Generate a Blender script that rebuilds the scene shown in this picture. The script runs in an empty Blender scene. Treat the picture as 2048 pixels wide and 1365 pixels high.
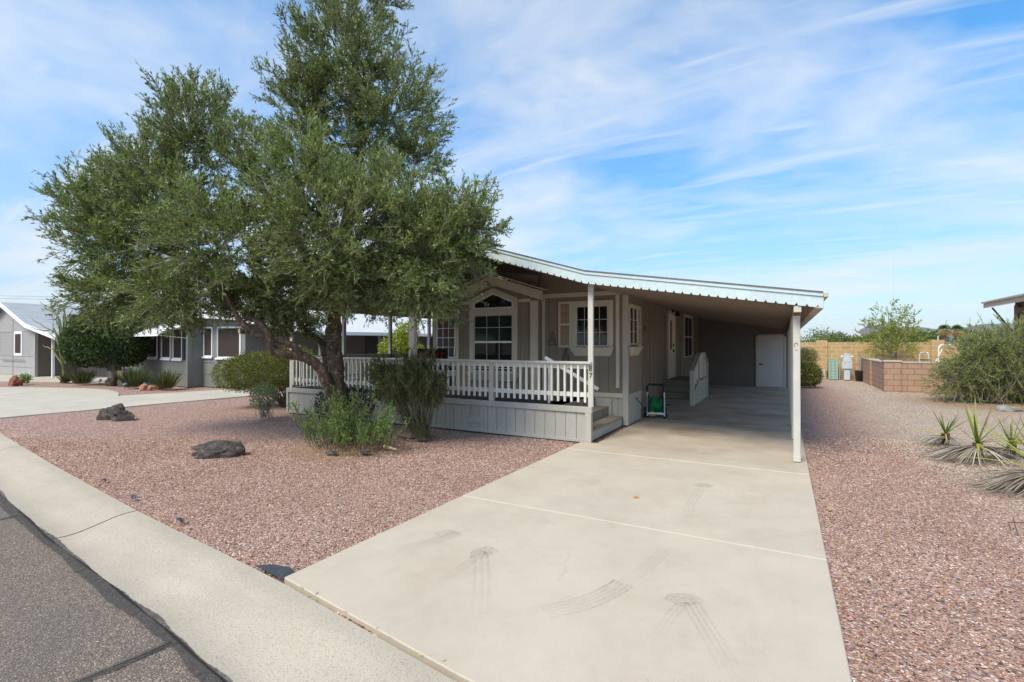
import bpy, bmesh, math, random
import numpy as np
from mathutils import Vector, Matrix
random.seed(7); RNG = np.random.default_rng(11)
S = bpy.context.scene
C = S.collection
rad = math.radians
# ------------------------------------------------------------------ survey
F, CX, HY, H = 991., 1024., 688., 1.68
YAW = math.atan(544 / 991.)
CC, SS = math.cos(YAW), math.sin(YAW)
def at(px, py, D):                      # bearing + depth -> world point
    L = (px - CX) / F * D
    return Vector((L * CC - D * SS, L * SS + D * CC, H - (py - HY) / F * D))
def gd(px, py, z=0.0):                  # bearing -> point on the ground
    D = (H - z) * F / (py - HY)
    p = at(px, py, D); p.z = z
    return p
# ------------------------------------------------------------------ materials
def newmat(name):
    m = bpy.data.materials.new(name); m.use_nodes = True
    nt = m.node_tree
    b = nt.nodes['Principled BSDF']
    return m, nt, b
def N(nt, t, **kw):
    n = nt.nodes.new(t)
    for k, v in kw.items():
        if k.startswith('i_'):
            key = k[2:]
            key = int(key) if key.isdigit() else key.replace('_', ' ')
            n.inputs[key].default_value = v
        else: setattr(n, k, v)
    return n
def ramp(nt, fac, stops, interp='LINEAR'):
    r = nt.nodes.new('ShaderNodeValToRGB'); r.color_ramp.interpolation = interp
    cr = r.color_ramp
    while len(cr.elements) > len(stops): cr.elements.remove(cr.elements[-1])
    while len(cr.elements) < len(stops): cr.elements.new(0.5)
    for e, (p, c) in zip(cr.elements, stops):
        e.position = p; e.color = (c, c, c, 1) if isinstance(c, (int, float)) else (*c, 1)
    nt.links.new(fac, r.inputs[0]); return r.outputs[0]
def mixc(nt, fac, a, b, mode='MIX'):
    m = nt.nodes.new('ShaderNodeMix'); m.data_type = 'RGBA'; m.blend_type = mode
    for i, v in ((0, fac), (6, a), (7, b)):
        if isinstance(v, (int, float)): m.inputs[i].default_value = v
        elif isinstance(v, tuple): m.inputs[i].default_value = (*v, 1)
        else: nt.links.new(v, m.inputs[i])
    return m.outputs[2]
def pos(nt):
    return nt.nodes.new('ShaderNodeNewGeometry').outputs['Position']
def noise(nt, vec, scale, detail=4, rough=.6, out=0):
    n = N(nt, 'ShaderNodeTexNoise'); n.inputs['Scale'].default_value = scale
    n.inputs['Detail'].default_value = detail; n.inputs['Roughness'].default_value = rough
    if vec is not None: nt.links.new(vec, n.inputs['Vector'])
    return n.outputs[out]
def scaled(nt, vec, s):
    m = N(nt, 'ShaderNodeMapping'); m.inputs['Scale'].default_value = s
    nt.links.new(vec, m.inputs['Vector']); return m.outputs[0]
def bump(nt, b, h, strength=.3, dist=.01):
    n = N(nt, 'ShaderNodeBump'); n.inputs['Strength'].default_value = strength
    n.inputs['Distance'].default_value = dist
    nt.links.new(h, n.inputs['Height']); nt.links.new(n.outputs[0], b.inputs['Normal'])
def plain(name, col, rough=.6, var=.12, vs=3., bs=0., bscale=60., metal=0., grain=None, dirt=None):
    m, nt, b = newmat(name)
    p = pos(nt)
    if grain: p2 = scaled(nt, p, grain)
    else: p2 = p
    f = noise(nt, p2, vs, 5)
    lo = tuple(max(0, c * (1 - var * 1.6)) for c in col); hi = tuple(min(1, c * (1 + var)) for c in col)
    c = ramp(nt, f, [(.3, lo), (.7, hi)])
    f2 = noise(nt, p, vs * 17, 3)
    c = mixc(nt, .25, c, ramp(nt, f2, [(.35, tuple(x * .75 for x in col)), (.65, tuple(min(1, x * 1.2) for x in col))]))
    if dirt:
        f3 = noise(nt, scaled(nt, p, (1, 1, .4)), 1.7, 6, .7)
        c = mixc(nt, ramp(nt, f3, [(.52, 0.), (.75, .45)]), c, dirt)
    nt.links.new(c, b.inputs['Base Color'])
    b.inputs['Roughness'].default_value = rough; b.inputs['Metallic'].default_value = metal
    if bs: bump(nt, b, noise(nt, p, bscale, 4), bs)
    return m
M = {}
M['wall'] = plain('taupe_siding', (.25, .205, .15), .75, .10, 2., .25, 90, grain=(1, 1, .15), dirt=(.17, .145, .115))
M['skirt'] = plain('grey_siding', (.44, .415, .355), .75, .08, 2., .25, 90, grain=(1, 1, .15), dirt=(.30, .27, .22))
M['groove'] = plain('groove_backing', (.1, .09, .075), .9)
M['trim'] = plain('cream_trim', (.56, .495, .385), .6, .07, 2., .15, 80, dirt=(.42, .36, .27))
M['white'] = plain('white_paint', (.76, .73, .65), .55, .05, 4., .12, 70, dirt=(.62, .57, .47))
M['fascia'] = plain('white_metal_fascia', (.56, .67, .68), .5, .05, 1.2, .05, 40, dirt=(.46, .54, .54))
M['soffit'] = plain('pan_underside', (.24, .19, .145), .7, .12, 1.5, dirt=(.15, .11, .08))
M['dkwall'] = plain('carport_end_wall', (.17, .15, .13), .8, .08, 2., .2, 70)
M['post'] = plain('painted_post', (.56, .54, .47), .6, .07, 3., .2, 60, dirt=(.42, .40, .33))
M['deckwood'] = plain('deck_boards', (.27, .225, .18), .8, .2, 3., .3, 40, grain=(.4, 3, 1))
M['deckcarpet'] = plain('porch_flooring', (.06, .062, .065), .95, .1)
M['stone_dk'] = None
M['door'] = plain('door_paint', (.55, .55, .52), .5, .04, 3., .1)
M['metal'] = plain('brushed_metal', (.6, .6, .62), .35, .05, metal=.9)
M['chrome'] = plain('pale_metal', (.75, .77, .8), .4, .05, metal=.3)
M['black'] = plain('black_plastic', (.015, .015, .017), .45, .1)
M['black2'] = plain('black_iron', (.02, .018, .016), .7, .1)
M['green_hose'] = plain('green_hose', (.01, .24, .07), .35, .15)
M['yellow'] = plain('yellow_plastic', (.75, .38, .02), .4, .05)
M['rust'] = plain('rust', (.25, .1, .04), .8, .2, 12)
M['dirt'] = plain('bare_orange_soil', (.34, .2, .1), .95, .15, 4., .4, 60)
M['shingle_edge'] = plain('shingle_edge', (.16, .14, .13), .9, .2, 8)
M['shutter_in'] = plain('shutter_louvres', (.45, .33, .2), .7, .1, 8)
M['terracotta'] = plain('terracotta', (.35, .13, .06), .8)
M['wicker'] = plain('dark_wicker', (.025, .018, .015), .6)
M['green_box'] = plain('pale_green_enamel', (.3, .5, .34), .5, .05)
M['grey_box'] = plain('pale_grey_enamel', (.5, .56, .6), .45, .05)
M['pvc'] = plain('white_plastic', (.8, .8, .78), .4, .04)
M['conduit'] = plain('blue_grey_conduit', (.25, .33, .4), .4, .06)
M['ngrey'] = plain('cool_grey_siding', (.20, .205, .185), .75, .06, 2., .2, 60)
M['nshade'] = plain('shaded_grey_siding', (.11, .11, .11), .8, .08)  # grey siding with the shade under the neighbour's carport put into its colour
M['nscreen'] = plain('sun_screen', (.045, .032, .025), .95, .05)
M['nblack'] = plain('shutter_charcoal', (.03, .034, .038), .6, .1)
M['nwhite'] = plain('white_trim', (.8, .8, .79), .5, .03)
M['fwall'] = plain('pale_grey_siding', (.37, .36, .35), .8, .05, 2.)
M['fbrown'] = plain('brown_carport_wall', (.16, .125, .105), .85, .06)
M['rhouse'] = plain('beige_roof_edge', (.5, .42, .33), .7, .1)
M['rhwall'] = plain('screened_wall', (.16, .14, .125), .85, .1)
M['rhbrown'] = plain('brown_frame', (.22, .12, .07), .7, .1)
def mat_siding_lines(base, name, pitch, axis=2):
    m = base.copy(); m.name = name
    nt = m.node_tree; b = nt.nodes['Principled BSDF']
    sep = N(nt, 'ShaderNodeSeparateXYZ'); nt.links.new(pos(nt), sep.inputs[0])
    d = N(nt, 'ShaderNodeMath', operation='DIVIDE'); d.inputs[1].default_value = pitch; nt.links.new(sep.outputs[axis], d.inputs[0])
    f = N(nt, 'ShaderNodeMath', operation='FRACT'); nt.links.new(d.outputs[0], f.inputs[0])
    bump(nt, b, f.outputs[0], 1., pitch * .12)
    return m
M['fclap'] = mat_siding_lines(M['fwall'], 'pale_clapboard', .16)
M['nclap'] = mat_siding_lines(M['ngrey'], 'grey_clapboard', .2)
def mat_shingle(name, col, sx=.3, sz=.14):
    m, nt, b = newmat(name)
    tc = N(nt, 'ShaderNodeTexCoord')
    br = N(nt, 'ShaderNodeTexBrick'); br.inputs['Scale'].default_value = 1
    br.inputs['Brick Width'].default_value = sx; br.inputs['Row Height'].default_value = sz
    br.inputs['Mortar Size'].default_value = .008
    br.inputs['Color1'].default_value = (*[c * 1.12 for c in col], 1); br.inputs['Color2'].default_value = (*[c * .86 for c in col], 1)
    br.inputs['Mortar'].default_value = (*[c * .6 for c in col], 1)
    nt.links.new(tc.outputs['UV'], br.inputs['Vector'])
    c = mixc(nt, .35, br.outputs['Color'], ramp(nt, noise(nt, pos(nt), 25, 4), [(.3, tuple(x * .7 for x in col)), (.7, tuple(min(1, x * 1.25) for x in col))]))
    nt.links.new(c, b.inputs['Base Color']); b.inputs['Roughness'].default_value = .9
    bump(nt, b, br.outputs['Fac'], .4, -.01)
    return m
M['shingle_w'] = mat_shingle('pale_shingles', (.6, .62, .63))
M['shingle_g'] = mat_shingle('grey_shingles', (.36, .38, .39), .5, .2)
def mat_block(name, c1, c2, mort, bw=.4, rh=.2, bs=.5, stain=None):
    m, nt, b = newmat(name)
    tc = N(nt, 'ShaderNodeTexCoord')
    br = N(nt, 'ShaderNodeTexBrick'); br.inputs['Scale'].default_value = 1
    br.inputs['Brick Width'].default_value = bw; br.inputs['Row Height'].default_value = rh
    br.inputs['Mortar Size'].default_value = .013; br.inputs['Bias'].default_value = 0
    br.inputs['Color1'].default_value = (*c1, 1); br.inputs['Color2'].default_value = (*c2, 1); br.inputs['Mortar'].default_value = (*mort, 1)
    nt.links.new(tc.outputs['UV'], br.inputs['Vector'])
    c = mixc(nt, .3, br.outputs['Color'], ramp(nt, noise(nt, pos(nt), 9, 6, .7), [(.3, tuple(x * .6 for x in c1)), (.7, tuple(min(1, x * 1.3) for x in c2))]))
    if stain: c = mixc(nt, ramp(nt, noise(nt, pos(nt), 1.2, 5), [(.5, 0.), (.75, .6)]), c, stain)
    nt.links.new(c, b.inputs['Base Color']); b.inputs['Roughness'].default_value = .92
    bump(nt, b, br.outputs['Fac'], bs, -.012)
    return m
M['blk_y'] = mat_block('tan_block', (.52, .36, .17), (.40, .27, .12), (.62, .5, .33), stain=(.5, .27, .12))
M['blk_p'] = mat_block('rose_block', (.43, .28, .19), (.37, .235, .16), (.2, .13, .1))
M['cap'] = plain('block_cap', (.5, .44, .38), .9, .1, 6)
def mat_concrete(name, col, speck=False, stains=False):
    m, nt, b = newmat(name)
    p = pos(nt)
    c = ramp(nt, noise(nt, p, 1.1, 7, .6), [(.3, tuple(x * .80 for x in col)), (.72, tuple(min(1, x * 1.1) for x in col))])
    c = mixc(nt, .3, c, ramp(nt, noise(nt, p, 130, 3), [(.3, tuple(x * .6 for x in col)), (.7, tuple(min(1, x * 1.35) for x in col))]))
    if speck:
        v = N(nt, 'ShaderNodeTexVoronoi'); v.inputs['Scale'].default_value = 210; nt.links.new(p, v.inputs['Vector'])
        s2 = N(nt, 'ShaderNodeSeparateColor'); nt.links.new(v.outputs['Color'], s2.inputs[0])
        k = ramp(nt, s2.outputs[0], [(0., .8), (.07, .8), (.08, 0.)])
        k2 = ramp(nt, s2.outputs[1], [(0., .7), (.06, .7), (.07, 0.)])
        c = mixc(nt, k, c, (.2, .19, .17)); c = mixc(nt, k2, c, (.42, .27, .2))
        # dirty streak along gutters
        c = mixc(nt, ramp(nt, noise(nt, scaled(nt, p, (.35, 2.5, 1)), 2.2, 6), [(.5, 0.), (.75, .35)]), c, tuple(x * .72 for x in col))
    if stains:
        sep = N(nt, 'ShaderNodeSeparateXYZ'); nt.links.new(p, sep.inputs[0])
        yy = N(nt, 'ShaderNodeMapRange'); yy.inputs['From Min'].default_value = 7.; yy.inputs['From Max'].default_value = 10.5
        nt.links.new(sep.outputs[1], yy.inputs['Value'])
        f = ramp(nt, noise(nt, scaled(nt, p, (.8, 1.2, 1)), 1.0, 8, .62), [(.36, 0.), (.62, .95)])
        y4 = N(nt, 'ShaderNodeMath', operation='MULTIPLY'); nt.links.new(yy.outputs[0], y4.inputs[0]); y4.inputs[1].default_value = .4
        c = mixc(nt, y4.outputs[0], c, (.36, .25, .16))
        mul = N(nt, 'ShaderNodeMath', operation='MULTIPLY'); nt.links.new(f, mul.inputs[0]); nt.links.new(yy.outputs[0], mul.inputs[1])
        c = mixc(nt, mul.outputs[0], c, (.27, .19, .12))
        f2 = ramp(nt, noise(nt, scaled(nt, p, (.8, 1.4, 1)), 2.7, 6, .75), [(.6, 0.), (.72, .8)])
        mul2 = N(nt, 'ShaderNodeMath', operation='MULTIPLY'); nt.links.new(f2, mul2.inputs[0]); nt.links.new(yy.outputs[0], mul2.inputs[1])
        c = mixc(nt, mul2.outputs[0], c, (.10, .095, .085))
        f3 = ramp(nt, noise(nt, scaled(nt, p, (1.2, .9, 1)), 3.1, 6, .7), [(.63, 0.), (.7, .22)])
        c = mixc(nt, f3, c, (.3, .26, .2)); c = mixc(nt, ramp(nt, noise(nt, scaled(nt, p, (1, .6, 1)), 1.9, 8, .72), [(.47, 0.), (.68, .42)]), c, (.43, .33, .235))
        for yj in (4.55, 7.41, 11.2, 15.6):
            su = N(nt, 'ShaderNodeMath', operation='SUBTRACT'); nt.links.new(sep.outputs[1], su.inputs[0]); su.inputs[1].default_value = yj
            ab = N(nt, 'ShaderNodeMath', operation='ABSOLUTE'); nt.links.new(su.outputs[0], ab.inputs[0])
            c = mixc(nt, ramp(nt, ab.outputs[0], [(.012, .3), (.045, 0.)]), c, (.60, .54, .44))
        vp = N(nt, 'ShaderNodeTexVoronoi'); vp.inputs['Scale'].default_value = 9; nt.links.new(p, vp.inputs['Vector'])
        c = mixc(nt, ramp(nt, vp.outputs['Distance'], [(.028, .55), (.05, 0.)]), c, (.2, .16, .12))
        ve = N(nt, 'ShaderNodeTexVoronoi', feature='DISTANCE_TO_EDGE'); ve.inputs['Scale'].default_value = .55
        wp = N(nt, 'ShaderNodeVectorMath', operation='ADD'); nt.links.new(p, wp.inputs[0]); sv = N(nt, 'ShaderNodeVectorMath', operation='SCALE'); sv.inputs['Scale'].default_value = .35; nt.links.new(noise(nt, p, 2.2, 5, .6, 1), sv.inputs[0]); nt.links.new(sv.outputs[0], wp.inputs[1]); nt.links.new(wp.outputs[0], ve.inputs['Vector'])
        hm = N(nt, 'ShaderNodeMath', operation='MULTIPLY'); nt.links.new(ramp(nt, ve.outputs['Distance'], [(.0, .28), (.005, 0.)]), hm.inputs[0]); nt.links.new(ramp(nt, noise(nt, p, .7, 3), [(.5, 0.), (.6, 1.)]), hm.inputs[1])
        c = mixc(nt, hm.outputs[0], c, (.22, .18, .14))
        c = mixc(nt, ramp(nt, noise(nt, scaled(nt, p, (1.3, .8, 1)), 5.5, 7, .75), [(.5, 0.), (.75, .3)]), c, (.36, .3, .22))
        f4 = ramp(nt, noise(nt, p, 0.9, 5, .7), [(.4, 0.), (.62, .5)])
        c = mixc(nt, f4, c, (.56, .485, .375))
    nt.links.new(c, b.inputs['Base Color']); b.inputs['Roughness'].default_value = .88
    bump(nt, b, noise(nt, p, 160, 4), .25, .004)
    return m
M['drive'] = mat_concrete('driveway_concrete', (.525, .45, .355), stains=True)
M['kerb'] = mat_concrete('kerb_concrete', (.47, .415, .325), speck=True)
M['npath'] = mat_concrete('pale_concrete', (.50, .45, .365))
def mat_gravel(name, scale, stops, dirtc, warp=.0):
    m, nt, b = newmat(name)
    p = pos(nt)
    v = N(nt, 'ShaderNodeTexVoronoi'); v.inputs['Scale'].default_value = scale; nt.links.new(p, v.inputs['Vector'])
    sc = N(nt, 'ShaderNodeSeparateColor'); nt.links.new(v.outputs['Color'], sc.inputs[0])
    c = ramp(nt, sc.outputs[0], stops, 'CONSTANT')
    # tan pea gravel beyond the rose gravel, on the right-hand lot
    sep = N(nt, 'ShaderNodeSeparateXYZ'); nt.links.new(p, sep.inputs[0])
    tan = ramp(nt, sc.outputs[1], [(0, (.24, .17, .12)), (.22, (.46, .345, .245)), (.5, (.58, .47, .36)), (.7, (.42, .28, .2)), (.85, (.70, .63, .53))], 'CONSTANT')
    w = N(nt, 'ShaderNodeMapRange'); w.inputs['From Min'].default_value = 1.3; w.inputs['From Max'].default_value = 2.2
    wx = N(nt, 'ShaderNodeMath', operation='ADD'); nt.links.new(sep.outputs[0], wx.inputs[0])
    nz = N(nt, 'ShaderNodeMath', operation='MULTIPLY_ADD'); nt.links.new(noise(nt, p, .8, 4), nz.inputs[0]); nz.inputs[1].default_value = 1.6; nz.inputs[2].default_value = -.8
    nt.links.new(nz.outputs[0], wx.inputs[1]); nt.links.new(wx.outputs[0], w.inputs['Value'])
    wy = N(nt, 'ShaderNodeMapRange'); wy.inputs['From Min'].default_value = 5.5; wy.inputs['From Max'].default_value = 8.; nt.links.new(sep.outputs[1], wy.inputs['Value'])
    mm = N(nt, 'ShaderNodeMath', operation='MULTIPLY'); nt.links.new(w.outputs[0], mm.inputs[0]); nt.links.new(wy.outputs[0], mm.inputs[1])
    c = mixc(nt, mm.outputs[0], c, tan)
    f = ramp(nt, noise(nt, p, .9, 6, .65), [(.56, 0.), (.72, .5)])
    c = mixc(nt, f, c, dirtc)
    for (q, r0, r1, dens) in ((gd(690, 893), .45, 1.15, .95), (gd(1965, 806), 1.3, 2.5, .75), (gd(845, 876), .1, .6, .5)):
        sb = N(nt, 'ShaderNodeVectorMath', operation='SUBTRACT'); nt.links.new(p, sb.inputs[0]); sb.inputs[1].default_value = (q.x, q.y, 0)
        ln = N(nt, 'ShaderNodeVectorMath', operation='LENGTH'); nt.links.new(sb.outputs[0], ln.inputs[0])
        ad = N(nt, 'ShaderNodeMath', operation='MULTIPLY_ADD'); nt.links.new(noise(nt, p, 3.1, 6, .7), ad.inputs[0]); ad.inputs[1].default_value = 1.2; nt.links.new(ln.outputs['Value'], ad.inputs[2])
        mr = N(nt, 'ShaderNodeMapRange'); mr.inputs['From Min'].default_value = r1 + .5; mr.inputs['From Max'].default_value = r0 + .5; mr.inputs['To Max'].default_value = dens; nt.links.new(ad.outputs[0], mr.inputs['Value'])
        c = mixc(nt, mr.outputs[0], c, mixc(nt, ramp(nt, noise(nt, p, 55, 4), [(.4, 0.), (.6, 1.)]), (.27, .15, .08), (.44, .28, .15)))
    d = ramp(nt, v.outputs['Distance'], [(.0, 1.), (.6, .95), (.9, .6)])
    c = mixc(nt, .8, c, d, 'MULTIPLY')
    nt.links.new(c, b.inputs['Base Color']); b.inputs['Roughness'].default_value = .9
    inv = N(nt, 'ShaderNodeMath', operation='SUBTRACT'); inv.inputs[0].default_value = 1; nt.links.new(v.outputs['Distance'], inv.inputs[1])
    bump(nt, b, inv.outputs[0], .9, .018)
    return m
GSTOPS = [(0, (.12, .07, .055)), (.12, (.34, .18, .135)), (.32, (.43, .25, .19)), (.52, (.50, .33, .265)), (.66, (.26, .19, .17)), (.75, (.43, .235, .13)), (.86, (.58, .45, .385)), (.95, (.72, .63, .56))]
M['gravel'] = mat_gravel('rose_gravel', 55, GSTOPS, (.30, .20, .13))
def mat_asphalt():
    m, nt, b = newmat('worn_asphalt')
    p = pos(nt)
    v = N(nt, 'ShaderNodeTexVoronoi'); v.inputs['Scale'].default_value = 150; nt.links.new(p, v.inputs['Vector'])
    sc = N(nt, 'ShaderNodeSeparateColor'); nt.links.new(v.outputs['Color'], sc.inputs[0])
    c = ramp(nt, sc.outputs[0], [(0, (.11, .084, .063)), (.35, (.205, .152, .115)), (.6, (.27, .21, .162)), (.8, (.15, .125, .105)), (.93, (.44, .38, .32))], 'CONSTANT')
    c = mixc(nt, ramp(nt, noise(nt, p, 1.3, 6, .6), [(.4, 0.), (.7, .4)]), c, (.1, .1, .1))
    nt.links.new(c, b.inputs['Base Color']); b.inputs['Roughness'].default_value = .85
    bump(nt, b, v.outputs['Distance'], .6, -.008)
    return m
M['asphalt'] = mat_asphalt()
def mat_sealer():
    m, nt, b = newmat('crack_sealer'); b.inputs['Base Color'].default_value = (.07, .064, .058, 1); b.inputs['Roughness'].default_value = .75
    t = N(nt, 'ShaderNodeBsdfTransparent'); mx = N(nt, 'ShaderNodeMixShader')
    nt.links.new(ramp(nt, noise(nt, pos(nt), 24, 7, .75), [(.36, .25), (.6, .85)]), mx.inputs[0]); nt.links.new(t.outputs[0], mx.inputs[1]); nt.links.new(b.outputs[0], mx.inputs[2])
    nt.links.new(mx.outputs[0], nt.nodes['Material Output'].inputs[0]); return m
M['sealer'] = mat_sealer()
M['fabric'] = plain('weed_barrier', (.05, .06, .07), .6, .2, 20., .4, 60)
def mat_rock(name, c1, c2, c3=None):
    m, nt, b = newmat(name)
    p = pos(nt)
    c = ramp(nt, noise(nt, p, 9, 8, .7), [(.35, c1), (.65, c2)])
    if c3: c = mixc(nt, ramp(nt, noise(nt, p, 16, 6, .7), [(.56, 0.), (.66, .8)]), c, c3)
    nt.links.new(c, b.inputs['Base Color']); b.inputs['Roughness'].default_value = .85
    bump(nt, b, noise(nt, p, 40, 8, .7), .8, .02)
    return m
M['rock_dk'] = mat_rock('lava_rock', (.018, .015, .014), (.11, .09, .075), (.28, .21, .15))
M['rock_red'] = mat_rock('red_sandstone', (.2, .06, .035), (.33, .12, .07))
M['rock_or'] = mat_rock('orange_sandstone', (.34, .15, .08), (.47, .25, .15))
M['rock_gr'] = mat_rock('grey_river_stone', (.2, .2, .18), (.36, .36, .32), (.12, .12, .11))
def mat_bark(name, c1, c2, c3):
    m, nt, b = newmat(name)
    p = pos(nt)
    ps = scaled(nt, p, (1, 1, .35))
    c = ramp(nt, noise(nt, ps, 14, 8, .7), [(.32, c1), (.6, c2)])
    c = mixc(nt, ramp(nt, noise(nt, p, 18, 6, .75), [(.54, 0.), (.62, .85)]), c, c3)
    nt.links.new(c, b.inputs['Base Color']); b.inputs['Roughness'].default_value = .95
    bump(nt, b, noise(nt, ps, 30, 8, .75), 1., .03)
    return m
M['bark'] = mat_bark('rough_bark', (.03, .02, .014), (.13, .088, .058), (.36, .24, .15))
M['twig'] = plain('pale_twig', (.36, .31, .23), .9, .2, 5)
M['twig_dk'] = plain('dark_twig', (.10, .075, .055), .9, .2, 5)
M['cut'] = plain('sawn_wood', (.6, .42, .24), .8)
def mat_leaf(name, stops, back=None, trans=.35, gloss=.35):
    m, nt, b = newmat(name)
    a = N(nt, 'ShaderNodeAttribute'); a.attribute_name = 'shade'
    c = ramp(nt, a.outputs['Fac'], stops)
    if back:
        g = nt.nodes.new('ShaderNodeNewGeometry')
        c = mixc(nt, g.outputs['Backfacing'], c, mixc(nt, .55, c, back))
    nt.links.new(c, b.inputs['Base Color']); b.inputs['Roughness'].default_value = .45
    b.inputs['Specular IOR Level'].default_value = gloss
    t = N(nt, 'ShaderNodeBsdfTranslucent'); nt.links.new(mixc(nt, 1., c, (1., 1., .6), 'MULTIPLY'), t.inputs[0])
    mx = N(nt, 'ShaderNodeMixShader'); mx.inputs[0].default_value = trans
    nt.links.new(b.outputs[0], mx.inputs[1]); nt.links.new(t.outputs[0], mx.inputs[2])
    nt.links.new(mx.outputs[0], nt.nodes['Material Output'].inputs[0])
    return m
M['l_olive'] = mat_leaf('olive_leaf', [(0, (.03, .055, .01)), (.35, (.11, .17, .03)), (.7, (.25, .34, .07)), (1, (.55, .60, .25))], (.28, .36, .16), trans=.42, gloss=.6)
M['l_hedge'] = mat_leaf('hedge_leaf', [(0, (.035, .045, .01)), (.45, (.14, .155, .035)), (.8, (.28, .31, .06)), (1, (.42, .45, .10))])
M['l_needle'] = mat_leaf('needle_leaf', [(0, (.06, .07, .025)), (.5, (.15, .165, .06)), (1, (.26, .27, .11))])
M['l_green'] = mat_leaf('bright_leaf', [(0, (.05, .12, .02)), (.5, (.15, .28, .05)), (1, (.38, .5, .15))])
M['l_dark'] = mat_leaf('dark_leaf', [(0, (.018, .035, .01)), (.5, (.05, .09, .02)), (1, (.13, .19, .045))], gloss=.5)
M['l_brown'] = mat_leaf('russet_leaf', [(0, (.025, .018, .012)), (.5, (.05, .035, .022)), (1, (.09, .06, .03))])
M['l_sage'] = mat_leaf('sage_leaf', [(0, (.09, .12, .05)), (.5, (.2, .25, .12)), (1, (.45, .5, .33))])
M['l_yellow'] = mat_leaf('yellow_leaf', [(0, (.1, .16, .02)), (.5, (.27, .35, .04)), (1, (.55, .52, .08))])
M['l_grass'] = mat_leaf('grass_blade', [(0, (.04, .06, .02)), (.5, (.12, .14, .05)), (1, (.34, .3, .15))])
M['l_straw'] = mat_leaf('straw_blade', [(0, (.4, .28, .1)), (1, (.75, .58, .28))])
M['l_far'] = mat_leaf('distant_leaf', [(0, (.05, .08, .022)), (.5, (.12, .18, .045)), (1, (.24, .30, .08))])
M['l_bigbush'] = mat_leaf('grey_green_leaf', [(0, (.08, .115, .03)), (.5, (.24, .32, .085)), (.85, (.40, .47, .16)), (1, (.56, .6, .3))])
M['l_yucca'] = mat_leaf('yucca_blade', [(0, (.07, .13, .035)), (.45, (.22, .29, .06)), (1, (.60, .50, .09))])
M['l_dead'] = mat_leaf('dead_blade', [(0, (.07, .045, .03)), (.45, (.24, .18, .12)), (.8, (.38, .33, .25)), (1, (.62, .58, .5))], trans=.1)
M['l_litter'] = mat_leaf('fallen_leaf', [(0, (.25, .1, .03)), (.5, (.5, .27, .07)), (1, (.55, .45, .12))], trans=.1)
def mat_glass(name, tint, tr):
    m, nt, b = newmat(name)
    b.inputs['Base Color'].default_value = (*tint, 1); b.inputs['Roughness'].default_value = .03
    b.inputs['Specular IOR Level'].default_value = .45
    nt.links.new(ramp(nt, noise(nt, pos(nt), 1.3, 1), [(0, .02), (1, .05)]), b.inputs['Roughness'])
    if tr:
        t = N(nt, 'ShaderNodeBsdfTransparent'); t.inputs[0].default_value = (.75, .85, .8, 1)
        mx = N(nt, 'ShaderNodeMixShader'); mx.inputs[0].default_value = tr
        nt.links.new(b.outputs[0], mx.inputs[1]); nt.links.new(t.outputs[0], mx.inputs[2])
        nt.links.new(mx.outputs[0], nt.nodes['Material Output'].inputs[0])
    return m
M['sash'] = plain('sash_paint', (.5, .5, .47), .6)
M['glass'] = mat_glass('window_glass', (.012, .014, .013), .0)
M['glass_t'] = mat_glass('clear_glass', (.02, .03, .028), .6)
M['blind'] = plain('window_blind', (.35, .42, .36), .7)
M['curtain'] = plain('brown_curtain', (.12, .085, .06), .8, .2, 6)
def mat_plaid():
    m, nt, b = newmat('red_plaid')
    sep = N(nt, 'ShaderNodeSeparateXYZ'); nt.links.new(pos(nt), sep.inputs[0])
    def st(ax, pitch):
        d = N(nt, 'ShaderNodeMath', operation='DIVIDE'); d.inputs[1].default_value = pitch; nt.links.new(sep.outputs[ax], d.inputs[0])
        f = N(nt, 'ShaderNodeMath', operation='FRACT'); nt.links.new(d.outputs[0], f.inputs[0])
        return ramp(nt, f.outputs[0], [(0, 0.), (.5, 1.)], 'CONSTANT')
    c = mixc(nt, st(0, .16), mixc(nt, st(2, .16), (.012, .008, .008), (.07, .006, .006)), mixc(nt, st(2, .16), (.07, .006, .006), (.2, .01, .01)))
    nt.links.new(c, b.inputs['Base Color']); b.inputs['Roughness'].default_value = .95
    return m
M['plaid'] = mat_plaid()
def mat_mountain():
    m, nt, b = newmat('desert_mountain')
    p = pos(nt)
    c = ramp(nt, noise(nt, p, .02, 9, .7), [(.35, (.095, .085, .085)), (.65, (.16, .135, .13))])
    nt.links.new(c, b.inputs['Base Color']); b.inputs['Roughness'].default_value = 1
    return m
M['mountain'] = mat_mountain()
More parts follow.
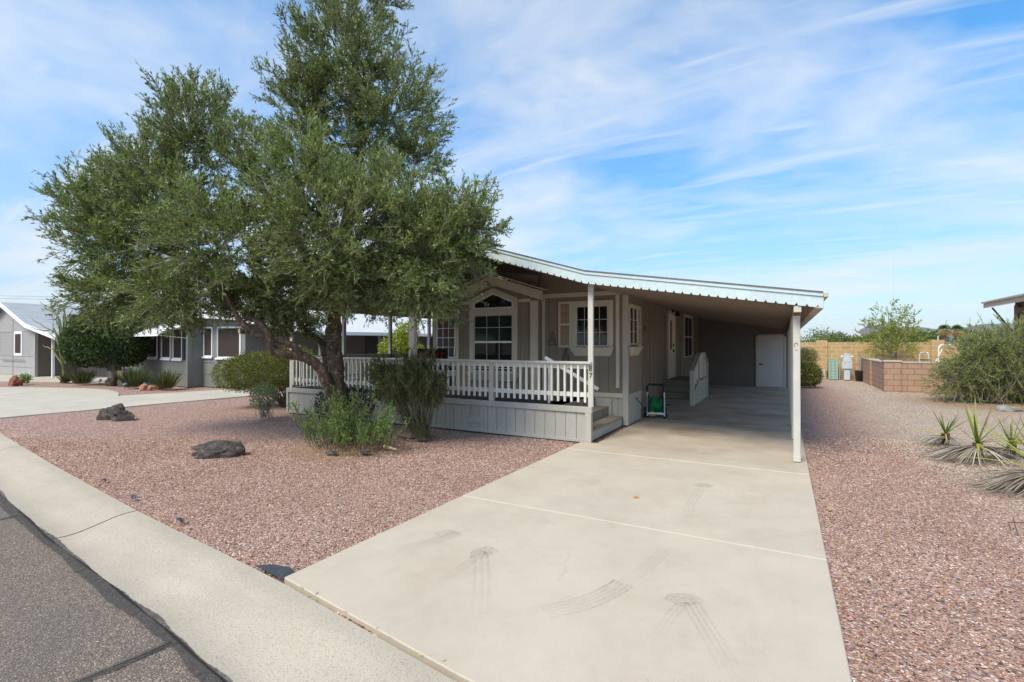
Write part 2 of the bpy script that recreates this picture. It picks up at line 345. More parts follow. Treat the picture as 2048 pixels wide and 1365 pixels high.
# ------------------------------------------------------------------ object helpers
def tag(o, label=None, cat=None, group=None, kind=None):
    if label: o['label'] = label
    if cat: o['category'] = cat
    if group: o['group'] = group
    if kind: o['kind'] = kind
    return o
def thing(name, label, cat, loc=(0, 0, 0), group=None):
    o = bpy.data.objects.new(name, None); C.objects.link(o); o.location = loc
    o.empty_display_size = .2
    return tag(o, label, cat, group)
def link_mesh(name, me, mat, parent):
    if mat is not None: me.materials.append(mat)
    o = bpy.data.objects.new(name, me); C.objects.link(o)
    if parent is not None:
        o.parent = parent
        off = parent_world(parent)
        o.location = -off
    return o
def parent_world(p):
    v = Vector((0, 0, 0))
    while p is not None:
        v = v + p.location; p = p.parent
    return v
class MB:
    """collects shapes (world coordinates) and links them as one mesh object"""
    def __init__(s, frame=None): s.v = []; s.f = []; s.uv = []; s.M = frame
    def P(s, p): return tuple(s.M @ Vector(p)) if s.M is not None else tuple(p)
    def poly(s, pts, uv=None):
        n = len(s.v); s.v += [s.P(p) for p in pts]; s.f.append(tuple(range(n, n + len(pts)))); s.uv.append(uv or [(0, 0)] * len(pts)); return s
    def box(s, a, b):
        x0, y0, z0 = a; x1, y1, z1 = b
        c = [(x0, y0, z0), (x1, y0, z0), (x1, y1, z0), (x0, y1, z0), (x0, y0, z1), (x1, y0, z1), (x1, y1, z1), (x0, y1, z1)]
        for q in ((0, 3, 2, 1), (4, 5, 6, 7), (0, 1, 5, 4), (1, 2, 6, 5), (2, 3, 7, 6), (3, 0, 4, 7)):
            pts = [c[i] for i in q]
            ax = [max(p[k] for p in pts) - min(p[k] for p in pts) for k in range(3)]
            k = ax.index(min(ax))
            uv = [((p[1] if k == 0 else p[0]), (p[1] if k == 2 else p[2])) for p in pts]
            s.poly(pts, uv)
        return s
    def hexa(s, c):       # 8 corners: bottom 4, top 4
        for q in ((0, 3, 2, 1), (4, 5, 6, 7), (0, 1, 5, 4), (1, 2, 6, 5), (2, 3, 7, 6), (3, 0, 4, 7)): s.poly([c[i] for i in q])
        return s
    def bar(s, p, q, w, h=None):   # square bar p->q
        p, q = Vector(p), Vector(q); h = h or w
        d = (q - p).normalized(); up = Vector((0, 0, 1)) if abs(d.z) < .9 else Vector((0, 1, 0))
        a = d.cross(up).normalized() * w / 2; b = a.cross(d).normalized() * h / 2
        return s.hexa([p - a - b, p + a - b, q + a - b, q - a - b, p - a + b, p + a + b, q + a + b, q - a + b])
    def prism(s, pts, d):  # polygon (list of 3d) extruded by vector d
        d = Vector(d); a = [Vector(p) for p in pts]; b = [p + d for p in a]
        s.poly(a); s.poly(b[::-1])
        for i in range(len(a)):
            j = (i + 1) % len(a); s.poly([a[j], a[i], b[i], b[j]])
        return s
    def tube(s, pts, r, n=10, cap=True, wob=0):
        pts = [Vector(p) for p in pts]; rs = r if isinstance(r, (list, tuple)) else [r] * len(pts)
        base = len(s.v); prev = None
        for i, p in enumerate(pts):
            d = (pts[min(i + 1, len(pts) - 1)] - pts[max(i - 1, 0)]).normalized()
            if prev is None:
                a = d.cross(Vector((0, 0, 1)))
                if a.length < .1: a = d.cross(Vector((0, 1, 0)))
            else: a = prev - d * prev.dot(d)
            a.normalize(); prev = a; b = d.cross(a)
            for k in range(n):
                t = 2 * math.pi * k / n; rr = rs[i] * (1 + (random.uniform(-wob, wob) if wob else 0))
                s.v.append(s.P(p + (a * math.cos(t) + b * math.sin(t)) * rr))
        for i in range(len(pts) - 1):
            for k in range(n):
                a0 = base + i * n + k; a1 = base + i * n + (k + 1) % n
                s.f.append((a0, a1, a1 + n, a0 + n)); s.uv.append([(0, 0)] * 4)
        if cap:
            s.f.append(tuple(base + k for k in range(n))[::-1]); s.uv.append([(0, 0)] * n)
            e = base + (len(pts) - 1) * n
            s.f.append(tuple(e + k for k in range(n))); s.uv.append([(0, 0)] * n)
        return s
    def build(s, name, mat, parent=None, smooth=False, bevel=0):
        me = bpy.data.meshes.new(name); me.from_pydata(s.v, [], s.f)
        u = me.uv_layers.new(name='UVMap'); i = 0
        flat = [c for f in s.uv for c in f]
        for k, c in enumerate(flat): u.data[k].uv = c
        if smooth: me.polygons.foreach_set('use_smooth', [True] * len(me.polygons))
        me.update()
        if bevel:
            bm = bmesh.new(); bm.from_mesh(me)
            bmesh.ops.remove_doubles(bm, verts=bm.verts, dist=1e-5)
            bmesh.ops.bevel(bm, geom=[e for e in bm.edges if len(e.link_faces) == 2 and e.calc_face_angle(0) > .5], offset=bevel, segments=1, affect='EDGES')
            bm.to_mesh(me); bm.free()
        return link_mesh(name, me, mat, parent)
def frame(p0, p1):
    """wall frame: x from p0 to p1, y points to the viewer's side (right-hand outward), z up"""
    p0 = Vector((*p0[:2], 0)); p1 = Vector((*p1[:2], 0)); x = (p1 - p0).normalized(); y = Vector((x.y, -x.x, 0))
    m = Matrix(((x.x, y.x, 0, p0.x), (x.y, y.y, 0, p0.y), (0, 0, 1, 0), (0, 0, 0, 1)))
    return m, (p1 - p0).length
def catmull(P, k=6):
    out = []; n = len(P)
    for i in range(n - 1):
        p0, p1, p2, p3 = P[max(i - 1, 0)], P[i], P[i + 1], P[min(i + 2, n - 1)]
        for j in range(k):
            t = j / k
            out.append(.5 * ((2 * p1) + (p2 - p0) * t + (2 * p0 - 5 * p1 + 4 * p2 - p3) * t * t + (3 * p1 - p0 - 3 * p2 + p3) * t ** 3))
    out.append(P[-1]); return out
def limb(mb, pts, rs, k=6, n=12, wob=.06, jit=0.01):
    P = catmull([Vector((*p, r)) for p, r in zip(pts, rs)], k)
    q = [Vector(p[:3]) + Vector((random.uniform(-jit, jit),) * 3) for p in P]
    mb.tube(q, [max(.004, p[3]) for p in P], n, True, wob)
# ---- numpy foliage
def nrm(a): return a / np.maximum(np.linalg.norm(a, axis=-1, keepdims=True), 1e-9)
def rand_dir(n): return nrm(RNG.normal(size=(n, 3)))
class Leaves:
    def __init__(s): s.p = []; s.d = []; s.L = []; s.W = []; s.sh = []; s.s0 = []; s.s1 = []; s.r0 = []; s.r1 = []
    def add(s, p, d, L, W, sh): s.p.append(p); s.d.append(d); s.L.append(L); s.W.append(W); s.sh.append(sh)
    def seg(s, a, b, r0, r1):
        s.s0.append(a); s.s1.append(b); s.r0.append(np.full(len(a), r0)); s.r1.append(np.full(len(a), r1))
    def build(s, name, mat, parent, keep=None, fold=.0):
        p = np.concatenate(s.p); d = nrm(np.concatenate(s.d)); L = np.concatenate(s.L)[:, None]; W = np.concatenate(s.W)[:, None]; sh = np.concatenate(s.sh)
        if keep is not None:
            k = keep(p + d * L); p, d, L, W, sh = p[k], d[k], L[k], W[k], sh[k]
        n = len(p); side = nrm(np.cross(d, rand_dir(n)))
        droop = np.zeros((n, 3)); droop[:, 2] = -fold
        v = np.stack([p, p + d * L * .42 + side * W / 2, p + d * L + droop * L, p + d * L * .42 - side * W / 2], 1).reshape(-1, 3)
        quadmesh(name + '_m', v, n, np.clip(sh, 0, 1)); me = bpy.data.meshes[name + '_m']; me.name = name
        return link_mesh(name, me, mat, parent)
    def twigs(s, name, mat, parent, keep=None):
        a = np.concatenate(s.s0); b = np.concatenate(s.s1); r0 = np.concatenate(s.r0)[:, None]; r1 = np.concatenate(s.r1)[:, None]
        if keep is not None:
            k = keep(b); a, b, r0, r1 = a[k], b[k], r0[k], r1[k]
        n = len(a); d = nrm(b - a); x = nrm(np.cross(d, rand_dir(n))); y = np.cross(d, x)
        vs = []
        for q, r in ((a, r0), (b, r1)):
            for t in (0, 2.094, 4.188): vs.append(q + (x * math.cos(t) + y * math.sin(t)) * r)
        v = np.stack(vs, 1).reshape(-1, 3)
        base = (np.arange(n) * 6)[:, None]
        f = np.concatenate([base + np.array(q) for q in ((0, 1, 4, 3), (1, 2, 5, 4), (2, 0, 3, 5))], 1).reshape(-1)
        me = bpy.data.meshes.new(name); nf = n * 3
        me.vertices.add(len(v)); me.vertices.foreach_set('co', v.astype(np.float32).ravel())
        me.loops.add(nf * 4); me.loops.foreach_set('vertex_index', f.astype(np.int32))
        me.polygons.add(nf); me.polygons.foreach_set('loop_start', np.arange(0, nf * 4, 4, dtype=np.int32))
        me.update(calc_edges=True)
        return link_mesh(name, me, mat, parent)
def quadmesh(name, v, n, sh):
    me = bpy.data.meshes.new(name)
    me.vertices.add(len(v)); me.vertices.foreach_set('co', v.astype(np.float32).ravel())
    me.loops.add(n * 4); me.loops.foreach_set('vertex_index', np.arange(n * 4, dtype=np.int32))
    me.polygons.add(n); me.polygons.foreach_set('loop_start', np.arange(0, n * 4, 4, dtype=np.int32))
    me.update(calc_edges=True)
    a = me.attributes.new('shade', 'FLOAT', 'FACE'); a.data.foreach_set('value', sh.astype(np.float32))
    return me
def spray(LV, base, d, length, ntw, twl, nleaf, lL, lW, shade=.5, curve=-.15, spread=.6, segr=.006, shv=.28, upl=.15):
    """one leafy branchlet with side twigs"""
    base = np.array(base, float); d = nrm(np.array(d, float)); K = 6
    t = np.linspace(0, 1, K + 1)[:, None]
    pts = base + d * length * t + np.array([0, 0, 1.]) * curve * length * t * t + np.cumsum(RNG.normal(size=(K + 1, 3)) * .02 * length, 0)
    LV.seg(pts[:-1], pts[1:], segr, segr * .6)
    tt = RNG.uniform(.08, 1, ntw) ** .8
    i = np.minimum((tt * K).astype(int), K - 1); fr = (tt * K - i)[:, None]
    tb = pts[i] * (1 - fr) + pts[i + 1] * fr
    td = nrm(d + rand_dir(ntw) * spread + np.array([0, 0, .1]))
    tl = twl * RNG.uniform(.6, 1.3, ntw)[:, None]
    LV.seg(tb, tb + td * tl, segr * .45, segr * .3)
    u = RNG.uniform(.1, 1., (ntw, nleaf, 1))
    lp = tb[:, None] + (td * tl)[:, None] * u
    ld = nrm(td[:, None] * .85 + RNG.normal(size=(ntw, nleaf, 3)) * .45 + np.array([0, 0, upl]))
    n = ntw * nleaf
    LV.add(lp.reshape(-1, 3), ld.reshape(-1, 3), lL * RNG.uniform(.65, 1.25, n), lW * RNG.uniform(.7, 1.2, n), shade + RNG.normal(size=n) * shv)
def blob_leaves(LV, c, r, n, lL, lW, shade, shell=.75, outward=.6, up=.2, power=1., shv=.22, zmin=None, noisef=0.):
    c = np.array(c); r = np.array(r)
    d = rand_dir(n)
    if power != 1: d = np.sign(d) * np.abs(d) ** power; d = d / np.max([np.linalg.norm(d, axis=1)], axis=0).T.reshape(-1, 1) if power < .5 else d
    rr = (shell + (1 - shell) * RNG.uniform(0, 1, n) ** .7)[:, None] * (1 + RNG.normal(size=(n, 1)) * .04)
    inner = RNG.uniform(0, 1, n) < .25
    rr[inner] *= RNG.uniform(.4, 1, (inner.sum(), 1))
    if noisef:
        w = 1 + noisef * (np.sin(d[:, 0] * 7 + 1) * np.sin(d[:, 1] * 6 + 2) + .6 * np.sin(d[:, 2] * 11 + d[:, 0] * 9))[:, None]
        rr = rr * w
    p = c + d * r * rr
    if zmin is not None: k = p[:, 2] > zmin; p, d = p[k], d[k]
    n = len(p)
    ld = nrm(d * outward + rand_dir(n) * .8 + np.array([0, 0, up]))
    LV.add(p, ld, lL * RNG.uniform(.6, 1.3, n), lW * RNG.uniform(.7, 1.2, n), shade + RNG.normal(size=n) * shv)
def stems(LV, base, c, r, n, r0=.012, segs=4, upper=True, bow=.15, brad=.08):
    """n stems fanning from base into an ellipsoid; returns tip points and directions"""
    base = np.array(base, float); c = np.array(c, float); r = np.array(r, float)
    d = rand_dir(n)
    if upper: d[:, 2] = np.abs(d[:, 2]) * 1.0 - .25
    d = nrm(d); tip = c + d * r * RNG.uniform(.55, 1, (n, 1))
    b = base + np.concatenate([RNG.normal(size=(n, 2)) * brad, np.zeros((n, 1))], 1)
    mid = (b + tip) / 2; mid[:, 2] -= np.linalg.norm(tip - b, axis=1) * bow * RNG.uniform(-.3, 1, n); mid[:, :2] += (tip - b)[:, :2] * .12
    prev = b
    for k in range(1, segs + 1):
        t = k / segs; q = (1 - t) ** 2 * b + 2 * t * (1 - t) * mid + t * t * tip
        q = q + RNG.normal(size=q.shape) * .01
        LV.seg(prev, q, r0 * (1 - .7 * (k - 1) / segs), r0 * (1 - .7 * k / segs)); prev2 = prev; prev = q
    return tip, nrm(prev - prev2)
# ================================================================== camera, world, light
cam = bpy.data.cameras.new('camera'); cam.lens = 36 * F / 2048; cam.sensor_width = 36; cam.clip_end = 20000; cam.clip_start = .05
co = bpy.data.objects.new('camera', cam); C.objects.link(co)
co.location = (0, 0, H); co.rotation_euler = (rad(90) + math.atan(5.5 / F), 0, YAW)
S.camera = co
SUN_EL, SUN_AZ = rad(50), rad(192)     # azimuth measured clockwise from +Y
sd = Vector((math.sin(SUN_AZ) * math.cos(SUN_EL), math.cos(SUN_AZ) * math.cos(SUN_EL), math.sin(SUN_EL)))
sun = bpy.data.lights.new('sun', 'SUN'); sun.energy = 3.1; sun.angle = rad(25); sun.color = (1, .90, .76)
so = bpy.data.objects.new('sun', sun); C.objects.link(so); so.rotation_euler = (-sd).to_track_quat('-Z', 'Y').to_euler(); so.location = (-8, -8, 15)
W = bpy.data.worlds.new('World'); S.world = W; W.use_nodes = True
nt = W.node_tree; bg = nt.nodes['Background']
sky = N(nt, 'ShaderNodeTexSky', sky_type='NISHITA'); sky.sun_disc = False; sky.sun_elevation = SUN_EL; sky.sun_rotation = SUN_AZ
sky.air_density = 1.3; sky.dust_density = .8; sky.ozone_density = 2.
tc = N(nt, 'ShaderNodeTexCoord')
nv = N(nt, 'ShaderNodeVectorMath', operation='NORMALIZE'); nt.links.new(tc.outputs['Generated'], nv.inputs[0])
sep = N(nt, 'ShaderNodeSeparateXYZ'); nt.links.new(nv.outputs[0], sep.inputs[0])
zz = N(nt, 'ShaderNodeMath', operation='ADD'); zz.inputs[1].default_value = .16; nt.links.new(sep.outputs[2], zz.inputs[0])
zc = N(nt, 'ShaderNodeMath', operation='MAXIMUM'); zc.inputs[1].default_value = .05; nt.links.new(zz.outputs[0], zc.inputs[0])
dv = N(nt, 'ShaderNodeVectorMath', operation='DIVIDE'); nt.links.new(nv.outputs[0], dv.inputs[0])
cmb = N(nt, 'ShaderNodeCombineXYZ')
for i in range(3): nt.links.new(zc.outputs[0], cmb.inputs[i])
nt.links.new(cmb.outputs[0], dv.inputs[1])
def skymap(rot, sc, off=(0, 0, 0)):
    m = N(nt, 'ShaderNodeMapping'); m.inputs['Rotation'].default_value = (0, 0, rot); m.inputs['Scale'].default_value = sc; m.inputs['Location'].default_value = off
    nt.links.new(dv.outputs[0], m.inputs['Vector']); return m.outputs[0]
wv = noise(nt, skymap(0, (1, 1, .2)), 1.2, 3, .5, 1)
def cloudlayer(rot, sc, off, scale, stops, det=9, dist=.6):
    v = skymap(rot, sc, off); n = N(nt, 'ShaderNodeTexNoise'); n.inputs['Scale'].default_value = scale; n.inputs['Detail'].default_value = det
    n.inputs['Roughness'].default_value = .58; n.inputs['Distortion'].default_value = dist
    nt.links.new(v, n.inputs['Vector']); return ramp(nt, n.outputs[0], stops)
c1 = cloudlayer(rad(-14), (.6, 1.25, .3), (2.1, .3, 0), 1.0, [(.44, 0.), (.57, .4), (.72, .95)], dist=.35)
c2 = cloudlayer(rad(22), (.45, 3.0, .3), (5.3, 1.7, 0), 1.7, [(.46, 0.), (.66, .6)], det=13, dist=.8)
c3 = cloudlayer(rad(10), (.7, 1., .3), (0.4, 8.1, 0), 1.3, [(.45, 0.), (.69, .8)], 7, dist=.3)
def mth(op, a, b, clamp=False):
    m = N(nt, 'ShaderNodeMath', operation=op); m.use_clamp = clamp
    for i, v in ((0, a), (1, b)):
        if isinstance(v, (int, float)): m.inputs[i].default_value = v
        else: nt.links.new(v, m.inputs[i])
    return m.outputs[0]
# whiter towards the west (picture left)
lf = mth('MULTIPLY_ADD', sep.outputs[0], -.2); nt.nodes[-1].inputs[2].default_value = .0
lf = mth('MAXIMUM', lf, 0.)
hz = N(nt, 'ShaderNodeMapRange'); hz.inputs['From Min'].default_value = .0; hz.inputs['From Max'].default_value = .32; hz.inputs['To Min'].default_value = .26; hz.inputs['To Max'].default_value = 0
nt.links.new(sep.outputs[2], hz.inputs['Value'])
mask = mth('MAXIMUM', c1, c2); mask = mth('MAXIMUM', mask, c3); mask = mth('ADD', mask, lf, True); mask = mth('ADD', mask, hz.outputs[0], True)
mask = mth('MULTIPLY', mask, .85)
ez = N(nt, 'ShaderNodeMapRange'); ez.inputs['From Min'].default_value = .02; ez.inputs['From Max'].default_value = .42; nt.links.new(sep.outputs[2], ez.inputs['Value'])
skc = mixc(nt, 1., sky.outputs[0], mixc(nt, ez.outputs[0], (.64, .95, 1.40), (.44, 1.08, 1.5)), 'MULTIPLY')
CLOUD = (6.3, 6.45, 6.4)
cc = mixc(nt, mask, skc, CLOUD)
nt.links.new(cc, bg.inputs[0]); bg.inputs[1].default_value = .112
S.view_settings.view_transform = 'Standard'; S.view_settings.look = 'None'; S.view_settings.exposure = .5; S.view_settings.gamma = 1
# ================================================================== ground
def sheet(name, pts, z, mat, parent=None, kind='structure'):
    mb = MB(); mb.poly([(p[0], p[1], z if len(p) < 3 else p[2]) for p in pts]); o = mb.build(name, mat, parent)
    if kind and parent is None: o['kind'] = kind
    return o
# gravel terrain: gently uneven near the viewer, flat out to the horizon
def ground():
    xs = list(np.linspace(-16, 8, 97)); ys = list(np.linspace(1.2, 22, 84))
    xs = [-9000, -1500, -200, -60, -30] + xs + [12, 30, 60, 200, 1500, 9000]; ys = [-9000, -800, -60, -8] + ys + [30, 60, 200, 1500, 9000]
    v = []; f = []
    for y in ys:
        for x in xs:
            z = -.035 + .012 * math.sin(x * 1.7 + y) * math.cos(y * 1.3 - x * .6)
            k = kerb_y(x)
            if y < k - .02: z = -.2
            v.append((x, y, z))
    nx = len(xs)
    for j in range(len(ys) - 1):
        for i in range(nx - 1): a = j * nx + i; f.append((a, a + 1, a + nx + 1, a + nx))
    me = bpy.data.meshes.new('ground'); me.from_pydata(v, [], f)
    return tag(link_mesh('ground', me, M['gravel'], None), kind='structure')
KB = [(-60, 16.), (-40, 9.8), (-25, 5.9), (-18, 4.35), (-13.05, 3.57), (-9, 2.99), (-5.74, 2.57), (-3.16, 2.30), (-1.45, 2.04), (1.5, 1.75), (5, 1.6), (20, 1.6), (60, 3)]
def kerb_y(x):
    for (a, b), (c, d) in zip(KB, KB[1:]):
        if a <= x <= c: return b + (d - b) * (x - a) / (c - a)
    return KB[0][1] if x < KB[0][0] else KB[-1][1]
ground()
KX = [-60, -40, -30, -25, -21, -18] + list(np.arange(-16, 5.1, .5)) + [8, 12, 20, 40, 60]
def kerb():
    prof = [(0, -.035), (.004, .0)] + [(p.x, p.y) for p in catmull([Vector(q) for q in ((.012, .0, 0), (.14, -.006, 0), (.30, -.042, 0), (.44, -.074, 0), (.54, -.084, 0), (.64, -.078, 0))], 5)] + [(.645, -.16)]
    joints = [-17.2, -14.2, -11.0, -5.72, 3.4]
    mb = MB(); xs = sorted(set([float(x) for x in KX] + [j + e for j in joints for e in (-.009, .009)]))
    pts = []
    for x in xs:
        j = any(abs(x - q) < .02 for q in joints)
        row = []
        for s, z in prof: row.append((x - s * .1, kerb_y(x) - s, z - (0)))
        pts.append(row)
    for a, b in zip(range(len(xs)), range(1, len(xs))):
        gap = any(abs((xs[a] + xs[b]) / 2 - q) < .005 for q in joints)
        for k in range(len(prof) - 1):
            dz = -.02 if gap else 0
            A, B, Cc, D = pts[a][k], pts[a][k + 1], pts[b][k + 1], pts[b][k]
            mb.poly([(p[0], p[1], p[2] + dz) for p in (A, B, Cc, D)])
    o = mb.build('kerb', M['kerb'], None); o['kind'] = 'structure'
kerb()
road = MB()
for a, b in zip(KX, KX[1:]): road.poly([(a - .064, kerb_y(a) - .64, -.084), (a - .06, -9 if a > -30 else kerb_y(a) - 10, -.07), (b - .06, -9 if b > -30 else kerb_y(b) - 10, -.07), (b - .064, kerb_y(b) - .64, -.084)])
ro = road.build('road', M['asphalt'], None); ro['kind'] = 'structure'
def ribbon(mb, pts, w, z, wob=.03, ext=14):
    P = catmull([Vector((p[0], p[1], 0)) for p in pts], ext); L = []; R = []
    for i, p in enumerate(P):
        d = (P[min(i + 1, len(P) - 1)] - P[max(i - 1, 0)]).normalized(); n = Vector((-d.y, d.x, 0))
        a_ = wob * (.6 * math.sin(i * .117 + w * 90) + .3 * math.sin(i * .31 + 2)); b_ = wob * (.6 * math.sin(i * .093 + 1) + .3 * math.sin(i * .27))
        L.append(p + n * (w / 2 + a_ + random.uniform(-wob, wob) * .15)); R.append(p - n * (w / 2 + b_ + random.uniform(-wob, wob) * .15))
    for i in range(len(P) - 1): mb.poly([(L[i].x, L[i].y, z), (R[i].x, R[i].y, z), (R[i + 1].x, R[i + 1].y, z), (L[i + 1].x, L[i + 1].y, z)])
mb = MB(); ribbon(mb, [(x - .064, kerb_y(x) - .68) for x in (-14, -11, -8.5, -7, -5.5, -4.5, -3.6, -3, -2.4, -1.8, 0, 2)], .09, -.0725, .022, 26)
mb.build('crack_sealant', M['sealer'], ro)
mb = MB(); p = [gd(345, 1258), gd(300, 1278), gd(180, 1325), gd(60, 1380), gd(-60, 1440)]; ribbon(mb, p, .055, -.0715, .012, 10)
p = [gd(38, 1016), gd(0, 1024), gd(-90, 1040)]; ribbon(mb, p, .05, -.0715, .02, 8)
mb.build('crack_sealant', M['sealer'], ro)
# fine crack running inside the sealant
M['crack'] = plain('crack_gap', (.012, .012, .012), .9)
mb = MB(); ribbon(mb, [(x - .064, kerb_y(x) - .655) for x in np.arange(-9, 0, .25)], .012, -.0715, .012, 6)
ribbon(mb, [gd(345, 1258), gd(300, 1278), gd(180, 1325), gd(60, 1380), gd(-60, 1440)], .007, -.0705, .004, 12)
mb.build('crack', M['crack'], ro)
# driveway slabs
drv = thing('driveway', None, None); drv['kind'] = 'structure'
def slab(pts, z1=0., z0=-.12):
    mb = MB(); mb.prism([(p[0], p[1], z1) for p in pts], (0, 0, z0 - z1)); return mb.build('slab', M['drive'], drv, bevel=.006)
g = .010
slab([(-3.16, 2.345), (-1.45, 2.085), (.295, 1.91), (.29, 4.55 - g), (-3.13, 4.55 - g)])
slab([(-3.13, 4.55 + g), (.29, 4.55 + g), (.285, 7.41 - g), (-2.98 - .1, 7.41 - g)])
slab([(-3.08, 7.41 + g), (.285, 7.41 + g), (.285, 11.2 - g), (-2.78, 11.2 - g), (-2.78, 8.06), (-3.06, 8.0)])
slab([(-3.12, 11.2 + g), (.285, 11.2 + g), (.285, 15.6 - g), (-3.12, 15.6 - g)])
slab([(-3.12, 15.6 + g), (.285, 15.6 + g), (.285, 21.7), (-3.12, 21.7)])
# tyre marks and smudges on the slab
def mat_mark(name, col, cut):
    m, nt, b = newmat(name)
    b.inputs['Base Color'].default_value = (*col, 1); b.inputs['Roughness'].default_value = .9
    t = N(nt, 'ShaderNodeBsdfTransparent'); mx = N(nt, 'ShaderNodeMixShader')
    a = N(nt, 'ShaderNodeAttribute'); a.attribute_name = 'shade'
    f = ramp(nt, noise(nt, pos(nt), 34, 7, .8), [(.38, .05), (.62, 1.)])
    mu = N(nt, 'ShaderNodeMath', operation='MULTIPLY'); nt.links.new(f, mu.inputs[0]); nt.links.new(a.outputs['Fac'], mu.inputs[1])
    m2 = N(nt, 'ShaderNodeMath', operation='MULTIPLY'); nt.links.new(mu.outputs[0], m2.inputs[0]); m2.inputs[1].default_value = cut
    nt.links.new(m2.outputs[0], mx.inputs[0]); nt.links.new(t.outputs[0], mx.inputs[1]); nt.links.new(b.outputs[0], mx.inputs[2])
    nt.links.new(mx.outputs[0], nt.nodes['Material Output'].inputs[0]); return m
M['mark'] = mat_mark('rubber_mark', (.13, .11, .095), .42)
def marks(paths):
    """paths: list of (points, width, a0, a1)"""
    v = []; sh = []
    for pts, w, a0, a1 in paths:
        P = catmull([Vector((p[0], p[1], 0)) for p in pts], 8)
        for i in range(len(P) - 1):
            d = (P[i + 1] - P[i]).normalized(); n = Vector((-d.y, d.x, 0)) * w / 2; d2 = (P[min(i + 2, len(P) - 1)] - P[i]).normalized(); n2 = Vector((-d2.y, d2.x, 0)) * w / 2
            for q in (P[i] + n, P[i] - n, P[i + 1] - n2, P[i + 1] + n2): v.append((q.x, q.y, .004))
            sh.append(a0 + (a1 - a0) * i / (len(P) - 1))
    v = np.array(v); me = quadmesh('tyre_mark', v, len(sh), np.array(sh)); return link_mesh('tyre_mark', me, M['mark'], drv)
def tread(cpts, n, gap, w, a0, a1):
    out = []
    P = [Vector((p[0], p[1], 0)) for p in cpts]
    for k in range(n):
        off = (k - (n - 1) / 2) * gap; q = []
        for i, p in enumerate(P):
            d = (P[min(i + 1, len(P) - 1)] - P[max(i - 1, 0)]).normalized(); q.append(p + Vector((-d.y, d.x, 0)) * off)
        out.append((q, max(w, gap * .62), a0, a1 * random.uniform(.4, 1)))
    return out
marks(tread([gd(1090, 1225), gd(1170, 1205), gd(1225, 1180), gd(1246, 1166)], 5, .035, .02, .15, .9) + tread([gd(930, 1235), gd(1010, 1228), gd(1090, 1215), gd(1150, 1195)], 3, .03, .012, .05, .35))
marks(tread([gd(790, 1098), gd(840, 1090), gd(880, 1078), gd(915, 1066)], 5, .03, .018, .1, .9) + tread([gd(870, 1068), gd(895, 1062), gd(920, 1068)], 2, .03, .02, .5, .7))
marks(tread([gd(958, 1116), gd(960, 1105), gd(972, 1100), gd(985, 1108)], 5, .03, .026, .5, .8) + tread([gd(962, 1112), gd(964, 1160), gd(962, 1230)], 3, .05, .012, .35, .03) + tread([gd(955, 1112), gd(925, 1135), gd(880, 1165)], 3, .03, .012, .4, .03))
marks(tread([gd(1345, 1206), gd(1358, 1197), gd(1378, 1198), gd(1392, 1208)], 5, .03, .026, .5, .8) + tread([gd(1380, 1205), gd(1420, 1270), gd(1460, 1340)], 4, .035, .012, .4, .05) + tread([gd(1360, 1210), gd(1335, 1240), gd(1310, 1280)], 3, .03, .012, .35, .03))
marks(tread([gd(1392, 973), gd(1408, 970), gd(1422, 974)], 4, .035, .03, .5, .8) + tread([gd(1400, 978), gd(1380, 1010), gd(1370, 1050)], 3, .04, .02, .3, .05) + tread([gd(1150, 975), gd(1180, 968), gd(1186, 958)], 4, .05, .02, .1, .45))
marks(tread([gd(1500, 1085), gd(1570, 1073), gd(1640, 1063)], 3, .03, .012, .1, .3) + tread([gd(1090, 1040), gd(1040, 1090), gd(990, 1140)], 3, .04, .015, .2, .05) + tread([gd(1330, 1100), gd(1280, 1145), gd(1200, 1195)], 4, .03, .012, .25, .1))
# neighbour's concrete (drive and turning circle), slightly above the gravel
def pad(name, pts, z=-.01, mat=None):
    mb = MB(); mb.prism([(p[0], p[1], z) for p in pts], (0, 0, -.1)); o = mb.build(name, mat or M['npath']); o['kind'] = 'structure'; return o
pad('neighbour_driveway', [(-15.95, kerb_y(-15.95)), (-15.71, 4.3), (-15.5, 7), (-15.1, 12), (-14.6, 26), (-17.2, 26), (-18.0, 11.6), (-18.85, 8.3), (-19.6, 5.5), (-20, kerb_y(-20))])
el = [gd(235, 792), gd(239, 787), gd(234, 783), gd(215, 779), gd(180, 776.5), gd(130, 775), gd(60, 774), gd(0, 774)]
pad('turning_circle', [(p.x, p.y) for p in el] + [(-28.5, kerb_y(-28.5)), (-25, kerb_y(-25)), (-20.02, kerb_y(-20.02)), (-19.62, 5.5)], -.012)
pad('far_driveway', [gd(300, 767), gd(200, 764.5), gd(0, 762), (-60, 12), (-60, 24), (-29, 24), (-26.5, 13)], -.016)
# soil around the big tree, and tan fringe
def soil(c, rx, ry, z=-.008):
    mb = MB(); n = 28; pts = []
    for k in range(n):
        t = 2 * math.pi * k / n; r = random.uniform(.8, 1.1); pts.append((c.x + math.cos(t) * rx * r, c.y + math.sin(t) * ry * r, z))
    mb.poly(pts); return mb.build('bare_soil', M['dirt'])
